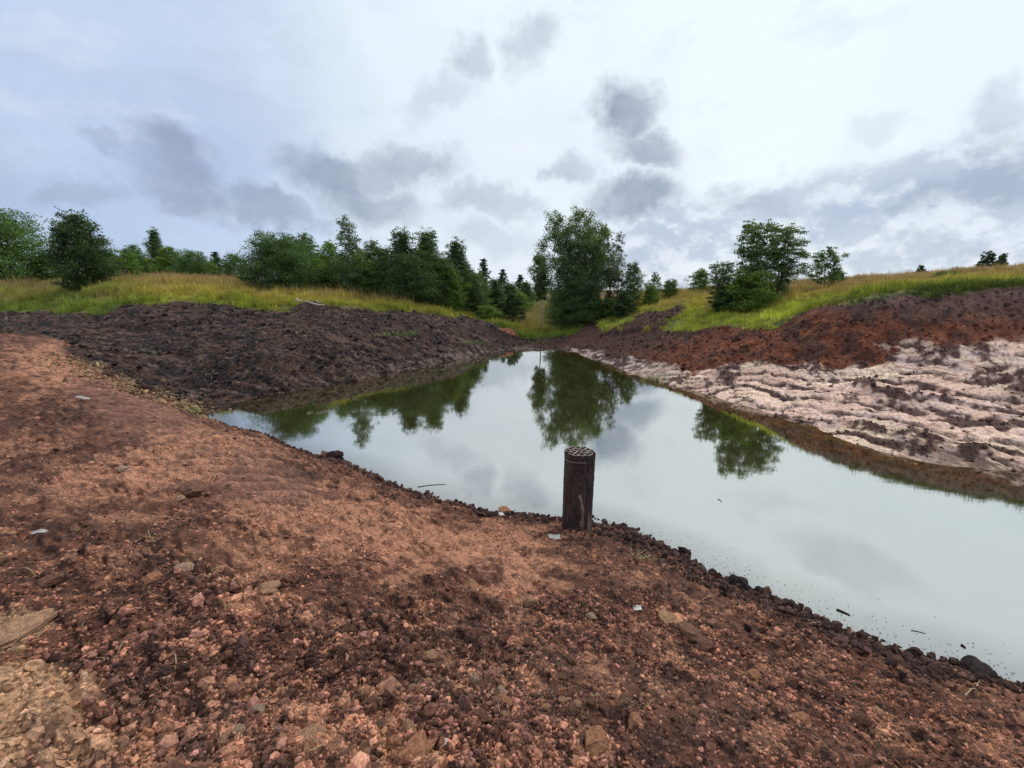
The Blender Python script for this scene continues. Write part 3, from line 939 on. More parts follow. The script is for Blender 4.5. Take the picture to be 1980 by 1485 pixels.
def build_tree(key, H, R, prof, nbr, nleaf, lsize, lmat, bark, base=.15, rise=.5, droop=0.0, stems=((0, 0, 0),), seed=1, clump=.16, tr=.012, sub=3, spiky=0.0, inner=.35):
    """returns (trunk mesh, crown mesh). prof(u): crown radius factor for u 0..1 from crown base to top"""
    r_ = np.random.default_rng(seed)
    nleaf = int(nleaf * 1.35)
    paths = []; cents = []; cw = []; cz = []
    for (sx, sy, lean) in stems:
        hh_ = H * r_.uniform(.84, .97) if len(stems) > 1 else H
        if (sx, sy) == (0, 0):
            hh_ = H
        n_ = 7
        ts = np.linspace(0, 1, n_)
        top = np.array([sx * R * (1 + lean), sy * R * (1 + lean), hh_])
        bot = np.array([sx * R * .25, sy * R * .25, -.3])
        pts = bot + (top - bot) * ts[:, None]
        pts[:, 0] += (ts - ts ** 2) * sx * R * .5 + r_.normal(0, .012 * H, n_) * (ts > 0)
        pts[:, 1] += (ts - ts ** 2) * sy * R * .5 + r_.normal(0, .012 * H, n_) * (ts > 0)
        paths.append((pts, tr * H * (1 - ts * .93)))
        nb = max(4, nbr // len(stems))
        for b in range(nb):
            u = (b + r_.random()) / nb
            u = u ** .85
            hz = base + (1 - base) * u
            p0 = np.array([np.interp(hz, ts, pts[:, k]) for k in range(3)])
            az = b * 2.4 + r_.uniform(-.5, .5)
            L = R * prof(u) * r_.uniform(.62, 1.12) * (1 if len(stems) == 1 else .72)
            L = max(L, .04 * R)
            e = rise * r_.uniform(.6, 1.3)
            d = np.array([math.cos(az) * math.cos(e), math.sin(az) * math.cos(e), math.sin(e)])
            m_ = 5
            q_ = np.linspace(0, 1, m_)
            bp = p0 - np.array([0, 0, math.sin(e) * L * .55]) + d * (q_ * L)[:, None] + np.array([0, 0, -1]) * (droop * L * q_ ** 2)[:, None]
            bp += r_.normal(0, .03 * L, (m_, 3)) * q_[:, None]
            bp[:, 2] = np.maximum(bp[:, 2], .12)
            paths.append((bp, np.maximum(tr * H * .38 * (1 - q_ * .85) * (1 - u * .6), .006)))
            for s_ in range(int(sub + L * 2)):
                w_ = r_.uniform(inner, 1.0)
                c_ = np.array([np.interp(w_, q_, bp[:, k]) for k in range(3)])
                c_ = c_ + r_.normal(0, clump * R * .55, 3)
                cents.append(c_); cw.append((.5 + w_) * (.35 + .65 * min(1, L / R))); cz.append(.42 + .58 * min(1, L / R))
                if spiky and r_.random() < .3:
                    cents.append(c_ + np.array([0, 0, clump * R * (1 + spiky)])); cw.append(.25); cz.append(.4)
        # leader
        for s_ in range(4):
            cents.append(pts[-1] - np.array([0, 0, r_.uniform(0, .10) * H]) + r_.normal(0, .02 * R, 3)); cw.append(.22); cz.append(.34)
    cz = np.array(cz); cents = np.array(cents); cw = np.array(cw)
    cw = cw / cw.sum()
    ci = r_.choice(len(cents), nleaf, p=cw)
    cl_t = r_.random(len(cents))
    sg = clump * R * np.array([1, 1, .62 + droop * .8])
    dr_ = r_.normal(size=(nleaf, 3)); dr_ /= np.linalg.norm(dr_, axis=1)[:, None]
    pos = cents[ci] + dr_ * sg * 1.45 * r_.random((nleaf, 1)) ** .6 * ((.7 + .6 * cl_t[ci]) * cz[ci])[:, None]
    pos[:, 2] = np.abs(pos[:, 2] - .02) + .02
    rad_ = np.hypot(pos[:, 0], pos[:, 1])
    kx = R / np.percentile(rad_, 95); kz = H / np.percentile(pos[:, 2], 99.7)
    pos *= np.array([kx, kx, kz])
    paths = [(p_ * np.array([kx, kx, kz]), q2) for p_, q2 in paths]
    # leaf rhombs
    nrm = r_.normal(size=(nleaf, 3)); nrm[:, 2] += .5
    nrm /= np.linalg.norm(nrm, axis=1)[:, None]
    ax = r_.normal(size=(nleaf, 3)); ax[:, 2] -= droop * 2.5
    ax -= nrm * (ax * nrm).sum(1)[:, None]; ax /= np.linalg.norm(ax, axis=1)[:, None] + 1e-9
    bx = np.cross(nrm, ax)
    s_ = lsize * .98 * r_.uniform(.6, 1.35, (nleaf, 1))
    V_ = np.stack([pos - ax * s_ * .9, pos - bx * s_ * .5, pos + ax * s_ * .9, pos + bx * s_ * .5], 1).reshape(-1, 3)
    F_ = np.arange(nleaf * 4).reshape(-1, 4)
    tint = np.clip(.15 + .5 * cl_t[ci] + r_.normal(0, .22, nleaf), 0, 1)
    crown = mesh_from('crown', V_, F_, lmat, False, [('tint', 'FLOAT', np.repeat(tint, 4))])
    tv, tf = tubes(paths, 5)
    trunk = mesh_from('trunk', tv, tf, bark, True)
    CROWNS[key] = (trunk, crown, H, R)


round_ = lambda u: math.sqrt(max(0.02, 1 - (2 * u * .92 - .80) ** 2 * .95)) if u < 1 else .1
egg = lambda u: min(1, .6 + u * 1.5) * (1 - u ** 2.3) ** .75 + .04
cone = lambda u: max(.03, (1 - u) ** .8)
spire = lambda u: min(1, .6 + u * 1.4) * (1 - u ** 1.6) ** .95 + .03
flatb = lambda u: math.sqrt(max(.03, 1 - u * u * .9))

build_tree('alder', 6.5, 2.8, egg, 150, 30000, .085, L_DARK, M_BARK, .03, .7, .05, seed=11, spiky=.5, clump=.13)
build_tree('willow', 6.0, 4.0, flatb, 150, 28000, .085, L_MID, M_BARK, .03, .7, .1, seed=12, clump=.12)
build_tree('willow_dark', 6.2, 4.2, flatb, 190, 44000, .085, L_DARK, M_BARK, .02, .75, .05, seed=13, clump=.12)
build_tree('birch_tall', 10.5, 3.2, lambda u: .35 + .75 * math.sin(math.pi * min(1, u * .8 + .15)), 210, 60000, .085, L_BIRCH, M_BIRCHBARK, .12, .8, .55, ((0, 0, 0), (.45, .2, .25), (-.5, .1, .2), (.2, -.5, .1)), seed=14, clump=.13, tr=.011)
build_tree('birch_sparse', 7.5, 1.7, spire, 80, 9500, .07, L_BIRCH, M_BIRCHBARK, .1, .7, .3, seed=15, clump=.17, tr=.010)
build_tree('birch_slim', 8.0, .9, lambda u: .35 + .65 * math.sin(math.pi * min(1, u * .85 + .1)), 60, 9000, .07, L_BIRCH, M_BIRCHBARK, .46, .6, .55, seed=16, clump=.24, tr=.009)
build_tree('dusky', 7.5, 2.0, egg, 80, 9000, .075, L_PURP, M_BARK, .12, .9, .0, ((0, 0, 0), (.4, 0, .3)), seed=17, clump=.15)
build_tree('aspen', 8.0, 2.1, spire, 130, 24000, .08, L_DARK, M_BARK, .06, .8, .05, seed=18, spiky=.6, clump=.19)
build_tree('aspen_mid', 7.0, 2.2, egg, 100, 16000, .08, L_MID, M_BARK, .05, .8, .05, seed=19, spiky=.4, clump=.14)
build_tree('light', 5.0, 2.0, egg, 80, 12000, .085, L_LIGHT, M_BARK, .04, .7, .1, seed=20, clump=.15)
build_tree('spruce', 8.0, 1.9, cone, 130, 15000, .085, L_CONI, M_BARK, .04, -.1, .25, seed=21, clump=.09, inner=.15)
build_tree('bush', 2.4, 1.5, flatb, 50, 8000, .065, L_MID, M_BARK, .02, .8, .05, seed=22, clump=.16)
build_tree('bush_light', 2.4, 1.5, flatb, 50, 8000, .065, L_LIGHT, M_BARK, .02, .8, .05, seed=23, clump=.16)
build_tree('bush_dark', 2.6, 1.2, egg, 60, 9000, .065, L_CONI, M_BARK, .02, .5, .05, seed=24, clump=.13)
build_tree('apple', 4.2, 2.0, egg, 34, 5200, .085, L_BIRCH, M_BARK, .22, .6, .05, seed=25, clump=.13, tr=.018)
build_tree('ash', 5.6, 1.7, lambda u: .55 + .5 * math.sin(math.pi * min(1, u * .85 + .12)), 75, 11000, .075, L_BIRCH, M_BARK, .05, .9, .05, ((0, 0, 0), (.3, .2, .2)), seed=26, spiky=.3, clump=.14)

TREE_GROUP = 'trees and bushes around the pond'


def place_tree(kind, name, px, ytop, dist, halfw, label, cat='tree', rz=None, group=None):
    """foot on the ground at distance dist (along +Y) in the direction of px; height from the top pixel, width from halfw pixels"""
    trunk, crown, H, R = CROWNS[kind]
    d = pdir(px, 600)
    x = d[0] * dist / d[1]; y = dist
    z = float(ground_z(x, y)[0])
    dt = pdir(px, ytop)
    ztop = EYE + dt[2] * dist / dt[1]
    h = max(.4, ztop - z)
    tt = dist / pdir(px, (ytop + 560) / 2)[1]
    wr = halfw / FPX * tt
    root = bpy.data.objects.new(name, None)
    COL.objects.link(root)
    root.empty_display_size = .3
    root.location = (x, y, z)
    root.rotation_euler = (0, 0, random.uniform(0, 6.28) if rz is None else rz)
    root.scale = (wr / R, wr / R, h / H)
    tag(root, label, cat, group)
    link('trunk', trunk, root)
    link('crown', crown, root)
    return root


far_g = 'far hedge trees behind the left meadow'
mid_g = 'trees along the left side of the valley'
pt = place_tree
pt('willow', 'tree', 20, 402, 36, 92, 'broad rounded green tree cut by the left edge of the picture')
pt('alder', 'alder_tree', 178, 413, 25.5, 54, 'dark green pointed tree standing alone in front of the left meadow grass')
pt('bush', 'bush', 108, 490, 37, 30, 'green bush between the far left tree and the dark pointed tree', 'bush')
pt('bush_light', 'bush', 255, 487, 40, 32, 'light green bush just right of the dark pointed tree', 'bush')
pt('aspen', 'tree', 322, 444, 62, 22, 'small dark treetop rising above the far left hedge', group=far_g)
for px_, yt, hw, k_, lb in [(222, 482, 30, 'willow', 'hedge tree behind the light bush left of the meadow'), (278, 474, 30, 'aspen_mid', 'hedge tree left of the small dark treetop'), (345, 478, 34, 'light', 'pale green hedge tree under the small dark treetop'),
                            (385, 484, 34, 'willow', 'hedge tree right of the small dark treetop'), (432, 488, 30, 'spruce', 'dark spiky hedge tree left of the big round willow'), (462, 492, 30, 'aspen_mid', 'hedge tree touching the big round willow on its left'), (300, 500, 34, 'bush_light', 'low pale hedge bush behind the yellow grass'), (405, 505, 40, 'bush', 'low green hedge bush behind the yellow grass')]:
    pt(k_, 'hedge_tree', px_, yt, 58 + random.uniform(-5, 5), hw, lb, group=far_g)
pt('willow_dark', 'willow_tree', 545, 452, 26.5, 68, 'big round dark willow right of the yellow meadow')
pt('aspen_mid', 'tree', 602, 452, 33, 34, 'green tree peeping over the right side of the big round willow', group=mid_g)
pt('light', 'tree', 645, 468, 31, 34, 'light green tree just left of the tall pointed birch', group=mid_g)
pt('light', 'bush', 630, 512, 28.5, 34, 'light green bushy tree at the grass edge between willow and birch', 'tree')
pt('birch_sparse', 'birch_tree', 683, 420, 28, 42, 'tall thin pointed birch rising above the left tree row')
pt('aspen_mid', 'tree', 728, 466, 32, 32, 'green tree just right of the tall pointed birch', group=mid_g)
pt('bush', 'bush', 715, 505, 28.5, 34, 'dense green bush at the foot of the tall pointed birch', 'bush')
pt('aspen', 'tree', 783, 446, 29.5, 50, 'large dark tree, left one of the twin dark crowns')
pt('aspen', 'tree', 832, 448, 30, 50, 'large dark tree, right one of the twin dark crowns')
pt('willow_dark', 'tree', 800, 492, 28.5, 60, 'broad dark undergrowth tree below the twin dark crowns')
pt('aspen', 'tree', 886, 466, 33, 42, 'dark tree right of and behind the twin dark crowns', group=mid_g)
pt('light', 'tree', 872, 520, 29.5, 30, 'bright green small tree in front of the dark trees')
pt('alder', 'tree', 912, 536, 34, 24, 'small dark tree right of the bright green small tree', group=mid_g)
pt('spruce', 'spruce_tree', 937, 502, 50, 30, 'dark spruce top, tallest of the conifers in the valley')
pt('spruce', 'spruce_tree', 970, 522, 50, 28, 'dark spruce top right of the tallest valley conifer')
pt('aspen', 'tree', 958, 540, 44, 22, 'dark green tree filling the gap below the spruces', group=mid_g)
pt('spruce', 'spruce_tree', 1003, 532, 62, 26, 'distant small spruce left of the slim birch', group='distant valley conifers')
pt('aspen', 'tree', 1018, 545, 56, 24, 'distant dark tree close behind the slim birch')
pt('light', 'tree', 1005, 566, 46, 26, 'pale green tree behind the small dark bush of the valley')
pt('bush_dark', 'bush', 991, 566, 34, 24, 'small dark rounded bush in the valley beyond the pond', 'bush')
pt('bush_light', 'bush', 945, 590, 33, 30, 'light green low bush at the head of the pond', 'bush')
for px_, yt, ds_, hw, k_, lb in [(580, 470, 30, 44, 'willow', 'green tree closing the gap behind the big round willow'), (612, 500, 30, 40, 'aspen_mid', 'leafy tree low between the willow and the tall pointed birch'),
                                 (665, 500, 29, 36, 'willow', 'dense green tree wrapped round the foot of the tall pointed birch'), (750, 480, 32, 38, 'aspen', 'dark tree at the left flank of the twin dark crowns'),
                                 (700, 480, 34, 34, 'aspen_mid', 'green tree directly behind the tall pointed birch'), (850, 500, 31, 44, 'willow_dark', 'dark leafy tree between twin crowns and bright small tree'),
                                 (900, 510, 35, 34, 'aspen', 'dark tree closing the row at its right end'), (920, 528, 42, 34, 'aspen_mid', 'green tree left of the valley spruces'), (985, 548, 48, 30, 'aspen', 'dark tree between the spruces and the slim birch')]:
    pt(k_, 'tree', px_, yt, ds_, hw, lb, group=mid_g)
pt('birch_slim', 'birch_tree', 1043, 494, 30, 20, 'slim birch with a bare white trunk left of the large birch')
pt('birch_tall', 'birch_tree', 1117, 410, 29.5, 66, 'large leafy birch at the head of the pond, tallest tree', rz=.6)
pt('dusky', 'tree', 1190, 452, 29.5, 30, 'dusky sparse tree leaning right beside the large birch')
pt('willow_dark', 'tree', 1108, 556, 29.3, 58, 'dark undergrowth tree below the large birch')
pt('aspen_mid', 'tree', 1222, 508, 29.5, 24, 'green tree at the right foot of the large birch')
pt('bush_dark', 'bush', 1207, 563, 27, 26, 'dark bush right of the large birch above the bank', 'bush')
pt('bush', 'bush', 1175, 575, 29, 26, 'green bush under the dusky sparse tree', 'bush')
pt('apple', 'tree', 1262, 527, 33, 16, 'small upright tree left of the low spreading bush on the right meadow')
pt('bush', 'bush', 1293, 540, 31, 20, 'low spreading bush between two small trees on the right meadow', 'bush')
pt('bush_light', 'bush', 1255, 552, 29, 16, 'small pale bush at the meadow edge left of the spreading bush', 'bush')
pt('bush', 'bush', 1349, 520, 31, 21, 'pointed small bush left of the tall ash group', 'bush')
pt('ash', 'tree', 1397, 506, 20.3, 28, 'short dark tree, left one of the group above the clay bank')
pt('ash', 'tree', 1440, 430, 20.5, 46, 'tall tree, highest of the group above the clay bank')
pt('ash', 'tree', 1498, 438, 20.8, 46, 'tall tree, right one of the group above the clay bank')
pt('bush_light', 'bush', 1440, 522, 19.3, 52, 'bright green bush in front of the tall tree group', 'bush')
pt('bush_dark', 'bush', 1400, 560, 19.6, 30, 'dark low bush at the foot of the tall tree group', 'bush')
pt('apple', 'tree', 1586, 478, 21.5, 38, 'lone round tree with a short trunk on the right skyline')
pt('bush', 'bush', 1612, 522, 22.5, 16, 'small bush beside the lone round tree on the skyline', 'bush')
pt('bush_dark', 'bush', 1766, 513, 60, 14, 'tiny dark bush on the right skyline, left of the distant pair', 'bush')
pt('bush_dark', 'bush', 1888, 487, 62, 20, 'distant dark bush on the right skyline, left one of the pair', 'bush')
pt('bush_dark', 'bush', 1916, 491, 62, 16, 'distant dark bush on the right skyline, right one of the pair', 'bush')
pt('bush', 'bush', 1815, 528, 18.5, 26, 'low weedy bush half sunk in the right meadow grass', 'bush')

# ------------------------------------------------------------------ grass
def grass_mat():
    m, T, out = new_mat('grass_blades')
    c = attr(T, 'col', 'INSTANCER')
    t = attr(T, 'tint', out='Fac')
    oi = T.n('ShaderNodeObjectInfo').outputs['Random']
    c = T.mix(1.0, c, T.vec('SCALE', (1, 1, 1), scale=T.mr(oi, 0, 1, .7, 1.3, False)), 'MULTIPLY')
    c = T.mix(T.mr(t, .55, 1.0), c, T.mix(.6, c, (.42, .27, .16)))
    p = principled(T, None, c, .7, .2)
    tr = T.n('ShaderNodeBsdfTranslucent'); T.put(tr.inputs[0], T.mix(1.0, c, (1.2, 1.3, .7), 'MULTIPLY'))
    mx = T.n('ShaderNodeMixShader'); T.put(mx.inputs[0], .3)
    T.link(p.outputs[0], mx.inputs[1]); T.link(tr.outputs[0], mx.inputs[2]); T.link(mx.outputs[0], out.inputs['Surface'])
    return m


M_GRASS = grass_mat()


def tuft(name, nbl, hgt, spread, wid, bend, seedhead, seed, mat):
    r_ = np.random.default_rng(seed)
    V_ = []; F_ = []; tn = []
    for b in range(nbl):
        a = r_.uniform(0, 6.28); rr = spread * math.sqrt(r_.random())
        o = np.array([math.cos(a) * rr, math.sin(a) * rr, -.05])
        h_ = hgt * r_.uniform(.5, 1.1)
        az = r_.uniform(0, 6.28); be = bend * r_.uniform(.2, 1.3)
        sd_ = np.array([math.cos(az), math.sin(az), 0]); pe = np.array([-sd_[1], sd_[0], 0])
        w_ = wid * r_.uniform(.7, 1.3)
        k0 = len(V_)
        for j, q_ in enumerate((0, .45, .8, 1.0)):
            c_ = o + sd_ * (be * h_ * q_ ** 2) + np.array([0, 0, h_ * (q_ - .35 * be * q_ ** 2)])
            ww = w_ * (1 - q_) ** .6 if not seedhead else w_ * (.55 if q_ < .7 else 1.5 * (1.05 - q_))
            ww = max(ww, .0008)
            V_ += [c_ - pe * ww, c_ + pe * ww]; tn += [q_ * (1.0 if seedhead else .5)] * 2
        for j in range(3):
            F_.append((k0 + 2 * j, k0 + 2 * j + 1, k0 + 2 * j + 3, k0 + 2 * j + 2))
    return mesh_from(name, V_, F_, mat, False, [('tint', 'FLOAT', tn)])


TUFTS = bpy.data.collections.new('tuft_shapes')
for i in range(4):
    TUFTS.objects.link(bpy.data.objects.new('tuft_shape', tuft('tuft_shape', 26, .42, .26, .011, .55, False, 60 + i, M_GRASS)))
TALL = bpy.data.collections.new('stem_shapes')
for i in range(4):
    TALL.objects.link(bpy.data.objects.new('stem_shape', tuft('stem_shape', 22, .62, .30, .009, .25, True, 70 + i, M_GRASS)))


def place_grass(name, n, r0, r1, a0, a1, coll, weight, size, colf, label, power=0.0):
    x, y, r = sector_points(n, r0, r1, a0, a1, power)
    w = zones(x, y, None)
    k = (w['grass'] > .35) & (rng.random(n) < np.clip(weight(x, y, w), 0, 1))
    x, y, r = x[k], y[k], r[k]
    w = {q_: v_[k] for q_, v_ in w.items()}
    z = h0(x, y) + relief(x, y, w)
    n_ = len(x)
    s = size(x, y) * (1 - .38 * sstep(x, 3, 7) * (y < 30)) * rng.uniform(.6, 1.3, n_) * (.62 + .85 * sstep(fbm(x * 1.1, y * 1.1, 305, 3), .35, .7))
    sc3 = np.stack([s * 1.1, s * 1.1, s * rng.uniform(.8, 1.2, n_)], -1)
    rot = np.stack([rng.normal(0, .12, n_), rng.normal(0, .12, n_), rng.uniform(0, 6.28, n_)], -1)
    c = np.clip(colf(x, y) * rng.uniform(.6, 1.3, (n_, 1)) * (.7 + .55 * fbm(x * .8, y * .8, 306, 3))[:, None], 0, 1)
    return scatter(name, np.stack([x, y, z], -1), sc3, rot, c, coll, 4, label)


soil_sdf = lambda x, y: sdf(x, y, soil_poly)


def gcol(x, y):
    d = soil_sdf(x, y)
    n_ = fbm(x * .35, y * .35, 301, 3)
    lush = np.array((.34, .36, .055)); yel = np.array((.54, .43, .10)); pinkish = np.array((.42, .27, .14)); deep = np.array((.11, .20, .04))
    c = np.ones((len(x), 3)) * lush
    rightside = sstep(x, 3, 6)
    leftm = (x < 0)
    t = sstep(d + (n_ - .5) * 4, .3 + 1.2 * rightside, 2.2 + 3 * rightside)
    c = mixc(c, yel, t)
    c = mixc(c, pinkish, sstep(d + (n_ - .5) * 8, 3.5, 10.0) * .85)
    # far left and the outlet valley are lusher
    az = np.degrees(np.arctan2(x, y))
    c = mixc(c, deep, sstep(-az, 37.5, 42) * .55)
    c = mixc(c, np.array((.34, .31, .06)), ((az > -24) & (az < -6)).astype(float) * .6)
    c = mixc(c, deep, ((az > -5) & (az < 9)).astype(float) * .5)
    c = mixc(c, np.array((.52, .54, .08)), ((az > 20) & (az < 33)).astype(float) * (1 - t) * .7)
    c = mixc(c, np.array((.05, .085, .028)), sstep(az, 34, 38) * (1 - sstep(d, .3, 1.3)) * .8)  # shade of the overhanging right lip, put into the grass colour
    return c


place_grass('meadow_grass', 75000, 11, 75, -62, 62, TUFTS, lambda x, y, w: .9 + 0 * x, lambda x, y: .75 + .1 * sstep(soil_sdf(x, y), .5, 3) - .25 * (1 - sstep(soil_sdf(x, y), 0, .6)), gcol, 'green and yellow meadow grass above both banks')
place_grass('flowering_grass', 34000, 13, 75, -62, 62, TALL, lambda x, y, w: sstep(soil_sdf(x, y) + (fbm(x * .4, y * .4, 302, 3) - .5) * 5, 1.5, 5), lambda x, y: .80 - .15 * sstep(x, 2, 6),
            lambda x, y: mixc(gcol(x, y), np.array((.48, .29, .17)), np.full(len(x), .5)), 'reddish flowering grass stems standing in the meadow')
place_grass('verge_grass', 9000, 11, 30, -62, 62, TUFTS, lambda x, y, w: np.exp(-(soil_sdf(x, y) / .5) ** 2), lambda x, y: .7 + 0 * x, gcol, 'ragged grass fringe hanging over the bank edges')

# ------------------------------------------------------------------ bored casing with a bundle of tubes
MUD = flat_mat('rusty_muddy_steel', (.038, .022, .022), .7, 9, .85, .25, .012, (1, 1, .35), col2=(.085, .058, .050))
RIM = flat_mat('tube_rim', (.50, .39, .33), .4, 30, .7, .3, .001)
TUBE = flat_mat('tube_inside', (.045, .028, .026), .4, 12, .85, .2)
PALEM = flat_mat('dry_mud_smear', (.30, .21, .16), .5, 14, .9, .1, .004)
pb = P(1115, 1016, z=.10)
PX, PY = pb[0], pb[1]
PZ = float(ground_z(PX, PY)[0])
ptop = P(1120, 872, Y=PY)
PH = ptop[2] - PZ
pipe = bpy.data.objects.new('bundled_pipe', None); COL.objects.link(pipe)
pipe.location = (PX, PY, PZ)
pipe.rotation_euler = (0, math.radians(0.6), 0)
tag(pipe, 'dark rusty pipe standing upright at the water edge, its top full of round tubes', 'pipe')
RAD = .183


def casing():
    ns, nz = 96, 60
    V_ = []; F_ = []
    r_ = np.random.default_rng(3)
    for j in range(nz + 1):
        z = -.35 + (PH - .012 + .35) * j / nz
        for i in range(ns):
            a = 2 * math.pi * i / ns
            fl = .006 * abs(math.sin(a * 6)) if z > PH - .1 else .0025 * abs(math.sin(a * 6))
            rr = RAD + fl - .004 + .004 * math.sin(a * 2 + z * 3) + r_.normal(0, .0016) - .010 * math.exp(-((a - 4.2) / .35) ** 2 - ((z - .55) / .12) ** 2) - .012 * math.exp(-((a - 5.2) / .3) ** 2 - ((z - .85) / .09) ** 2)
            if z < .10:
                rr += .010 * (1 - z / .10) if z > -.1 else .012
            V_.append((rr * math.cos(a), rr * math.sin(a), z))
    for j in range(nz):
        for i in range(ns):
            F_.append((j * ns + i, j * ns + (i + 1) % ns, (j + 1) * ns + (i + 1) % ns, (j + 1) * ns + i))
    return mesh_from('casing', V_, F_, MUD, True)


link('casing', casing(), pipe)
tr_ = RAD / 5.0 * .985


def tube_mesh():
    ns = 16
    prof = [(tr_, PH - .20), (tr_, PH), (tr_ * .80, PH + .001), (tr_ * .80, PH - .20)]
    V_ = []; F_ = []
    for (r, z) in prof:
        for i in range(ns):
            a = 2 * math.pi * i / ns
            V_.append((r * math.cos(a), r * math.sin(a), z))
    for j in range(3):
        for i in range(ns):
            F_.append((j * ns + i, j * ns + (i + 1) % ns, (j + 1) * ns + (i + 1) % ns, (j + 1) * ns + i))
    me = mesh_from('tube', V_, F_, TUBE, True)
    me.materials.append(RIM)
    for p in me.polygons:
        if ns <= p.index < 2 * ns:
            p.material_index = 1
            p.use_smooth = False
    return me


tm = tube_mesh()
cnt = 0
for q_ in range(-2, 3):
    for r__ in range(-2, 3):
        if abs(q_ + r__) > 2:
            continue
        x = 2 * tr_ * (q_ + r__ / 2); y = 2 * tr_ * (r__ * math.sqrt(3) / 2)
        link('tube', tm, pipe, (x, y, random.uniform(-.010, .012)), (0, 0, random.uniform(0, 6)))
# floor plate between tubes and a collar line
ring_v, ring_f = tubes([(np.array([(RAD * 1.012 * math.cos(a), RAD * 1.012 * math.sin(a), PH - .085 + .006 * math.sin(a * 3)) for a in np.linspace(-2.9, -1.3, 16)]), np.full(16, .003))], 5)
link('wire', mesh_from('wire', ring_v, ring_f, RIM, True), pipe)
# pale smear of dried mud running down the front
sv = []; sf = []
N_ = 40
for j in range(N_ + 1):
    t = j / N_
    z = PH * (.52 - .50 * t)
    a = math.radians(-95 + 5 * math.sin(t * 5) + 26 * t)
    hw = math.radians(3.5 + 3.5 * math.sin(t * 9 + 1) ** 2 + 3 * t)
    for k in range(5):
        aa = a + hw * (k - 2) / 2
        rr = RAD + .006 + .006 * (1 - abs(k - 2) / 2)
        if k in (0, 4): rr = RAD + .0005
        sv.append((rr * math.cos(aa), rr * math.sin(aa), z))
for j in range(N_):
    for k in range(4):
        sf.append((j * 5 + k, j * 5 + k + 1, (j + 1) * 5 + k + 1, (j + 1) * 5 + k))
link('mud_smear', mesh_from('mud_smear', sv, sf, PALEM, True), pipe)
# splintered board end leaning against the foot
WOOD = flat_mat('grey_wood', (.20, .145, .11), .5, 9, .85, .2, .004, (3, 3, .4))
bv = [(-.03, -.012, -.12), (.035, -.012, -.12), (.035, .012, -.12), (-.03, .012, -.12), (-.022, -.010, .16), (.03, -.010, .23), (.03, .010, .22), (-.022, .010, .15), (.004, 0, .30), (.02, 0, .33)]
bf = [(0, 1, 5, 4), (1, 2, 6, 5), (2, 3, 7, 6), (3, 0, 4, 7), (4, 5, 9, 8), (6, 7, 8, 9), (5, 6, 9, 9), (7, 4, 8, 8)]
me = bpy.data.meshes.new('wood_splinter'); me.from_pydata(bv, [], [tuple(dict.fromkeys(f)) for f in bf]); me.materials.append(WOOD); me.update()
tag(link('wood_splinter', me, None, (PX + .12, PY - .27, PZ - .02), (math.radians(-14), 0, .3)), 'splintered grey wood end stuck in the soil against the pipe foot', 'wood')

# ------------------------------------------------------------------ single stones and lumps
def stone_mat(name, col, col2):
    return flat_mat(name, col, .45, 3.0, .9, .2, .05, col2=col2)


S_TAN = stone_mat('tan_stone', (.55, .31, .18), (.34, .19, .12))
S_ORA = stone_mat('orange_stone', (.56, .27, .14), (.34, .15, .09))
S_PALE = stone_mat('pale_stone', (.56, .38, .25), (.34, .22, .15))
S_BRO = stone_mat('brown_clod', (.28, .14, .09), (.14, .07, .048))
S_DARK = stone_mat('dark_lump', (.060, .038, .036), (.025, .018, .018))
S_SHAPES = {}


def stone(px, py, wpx, label, mat, flat=.6, cat='stone', name='stone', sink=.3, group=None, seed=None):
    x, y = hit(px, py)
    z = float(ground_z(x, y)[0])
    z = max(z, -.01)
    t = math.sqrt(x * x + y * y + (EYE - z) ** 2) / np.linalg.norm(pdir(px, py)) 
    s = wpx / FPX * t / 2
    seed = seed if seed is not None else len(S_SHAPES) % 9
    key = (mat.name, seed)
    if key not in S_SHAPES:
        S_SHAPES[key] = clod_mesh(name, 300 + seed * 7 + len(mat.name), mat, 3, .25, 1.0)
    o = link(name, S_SHAPES[key], None, (x, y, z + s * flat * (1 - 2 * sink) * .9), (random.uniform(-.2, .2), random.uniform(-.2, .2), random.uniform(0, 6.28)), (s, s, s * flat))
    tag(o, label, cat, group)
    return o


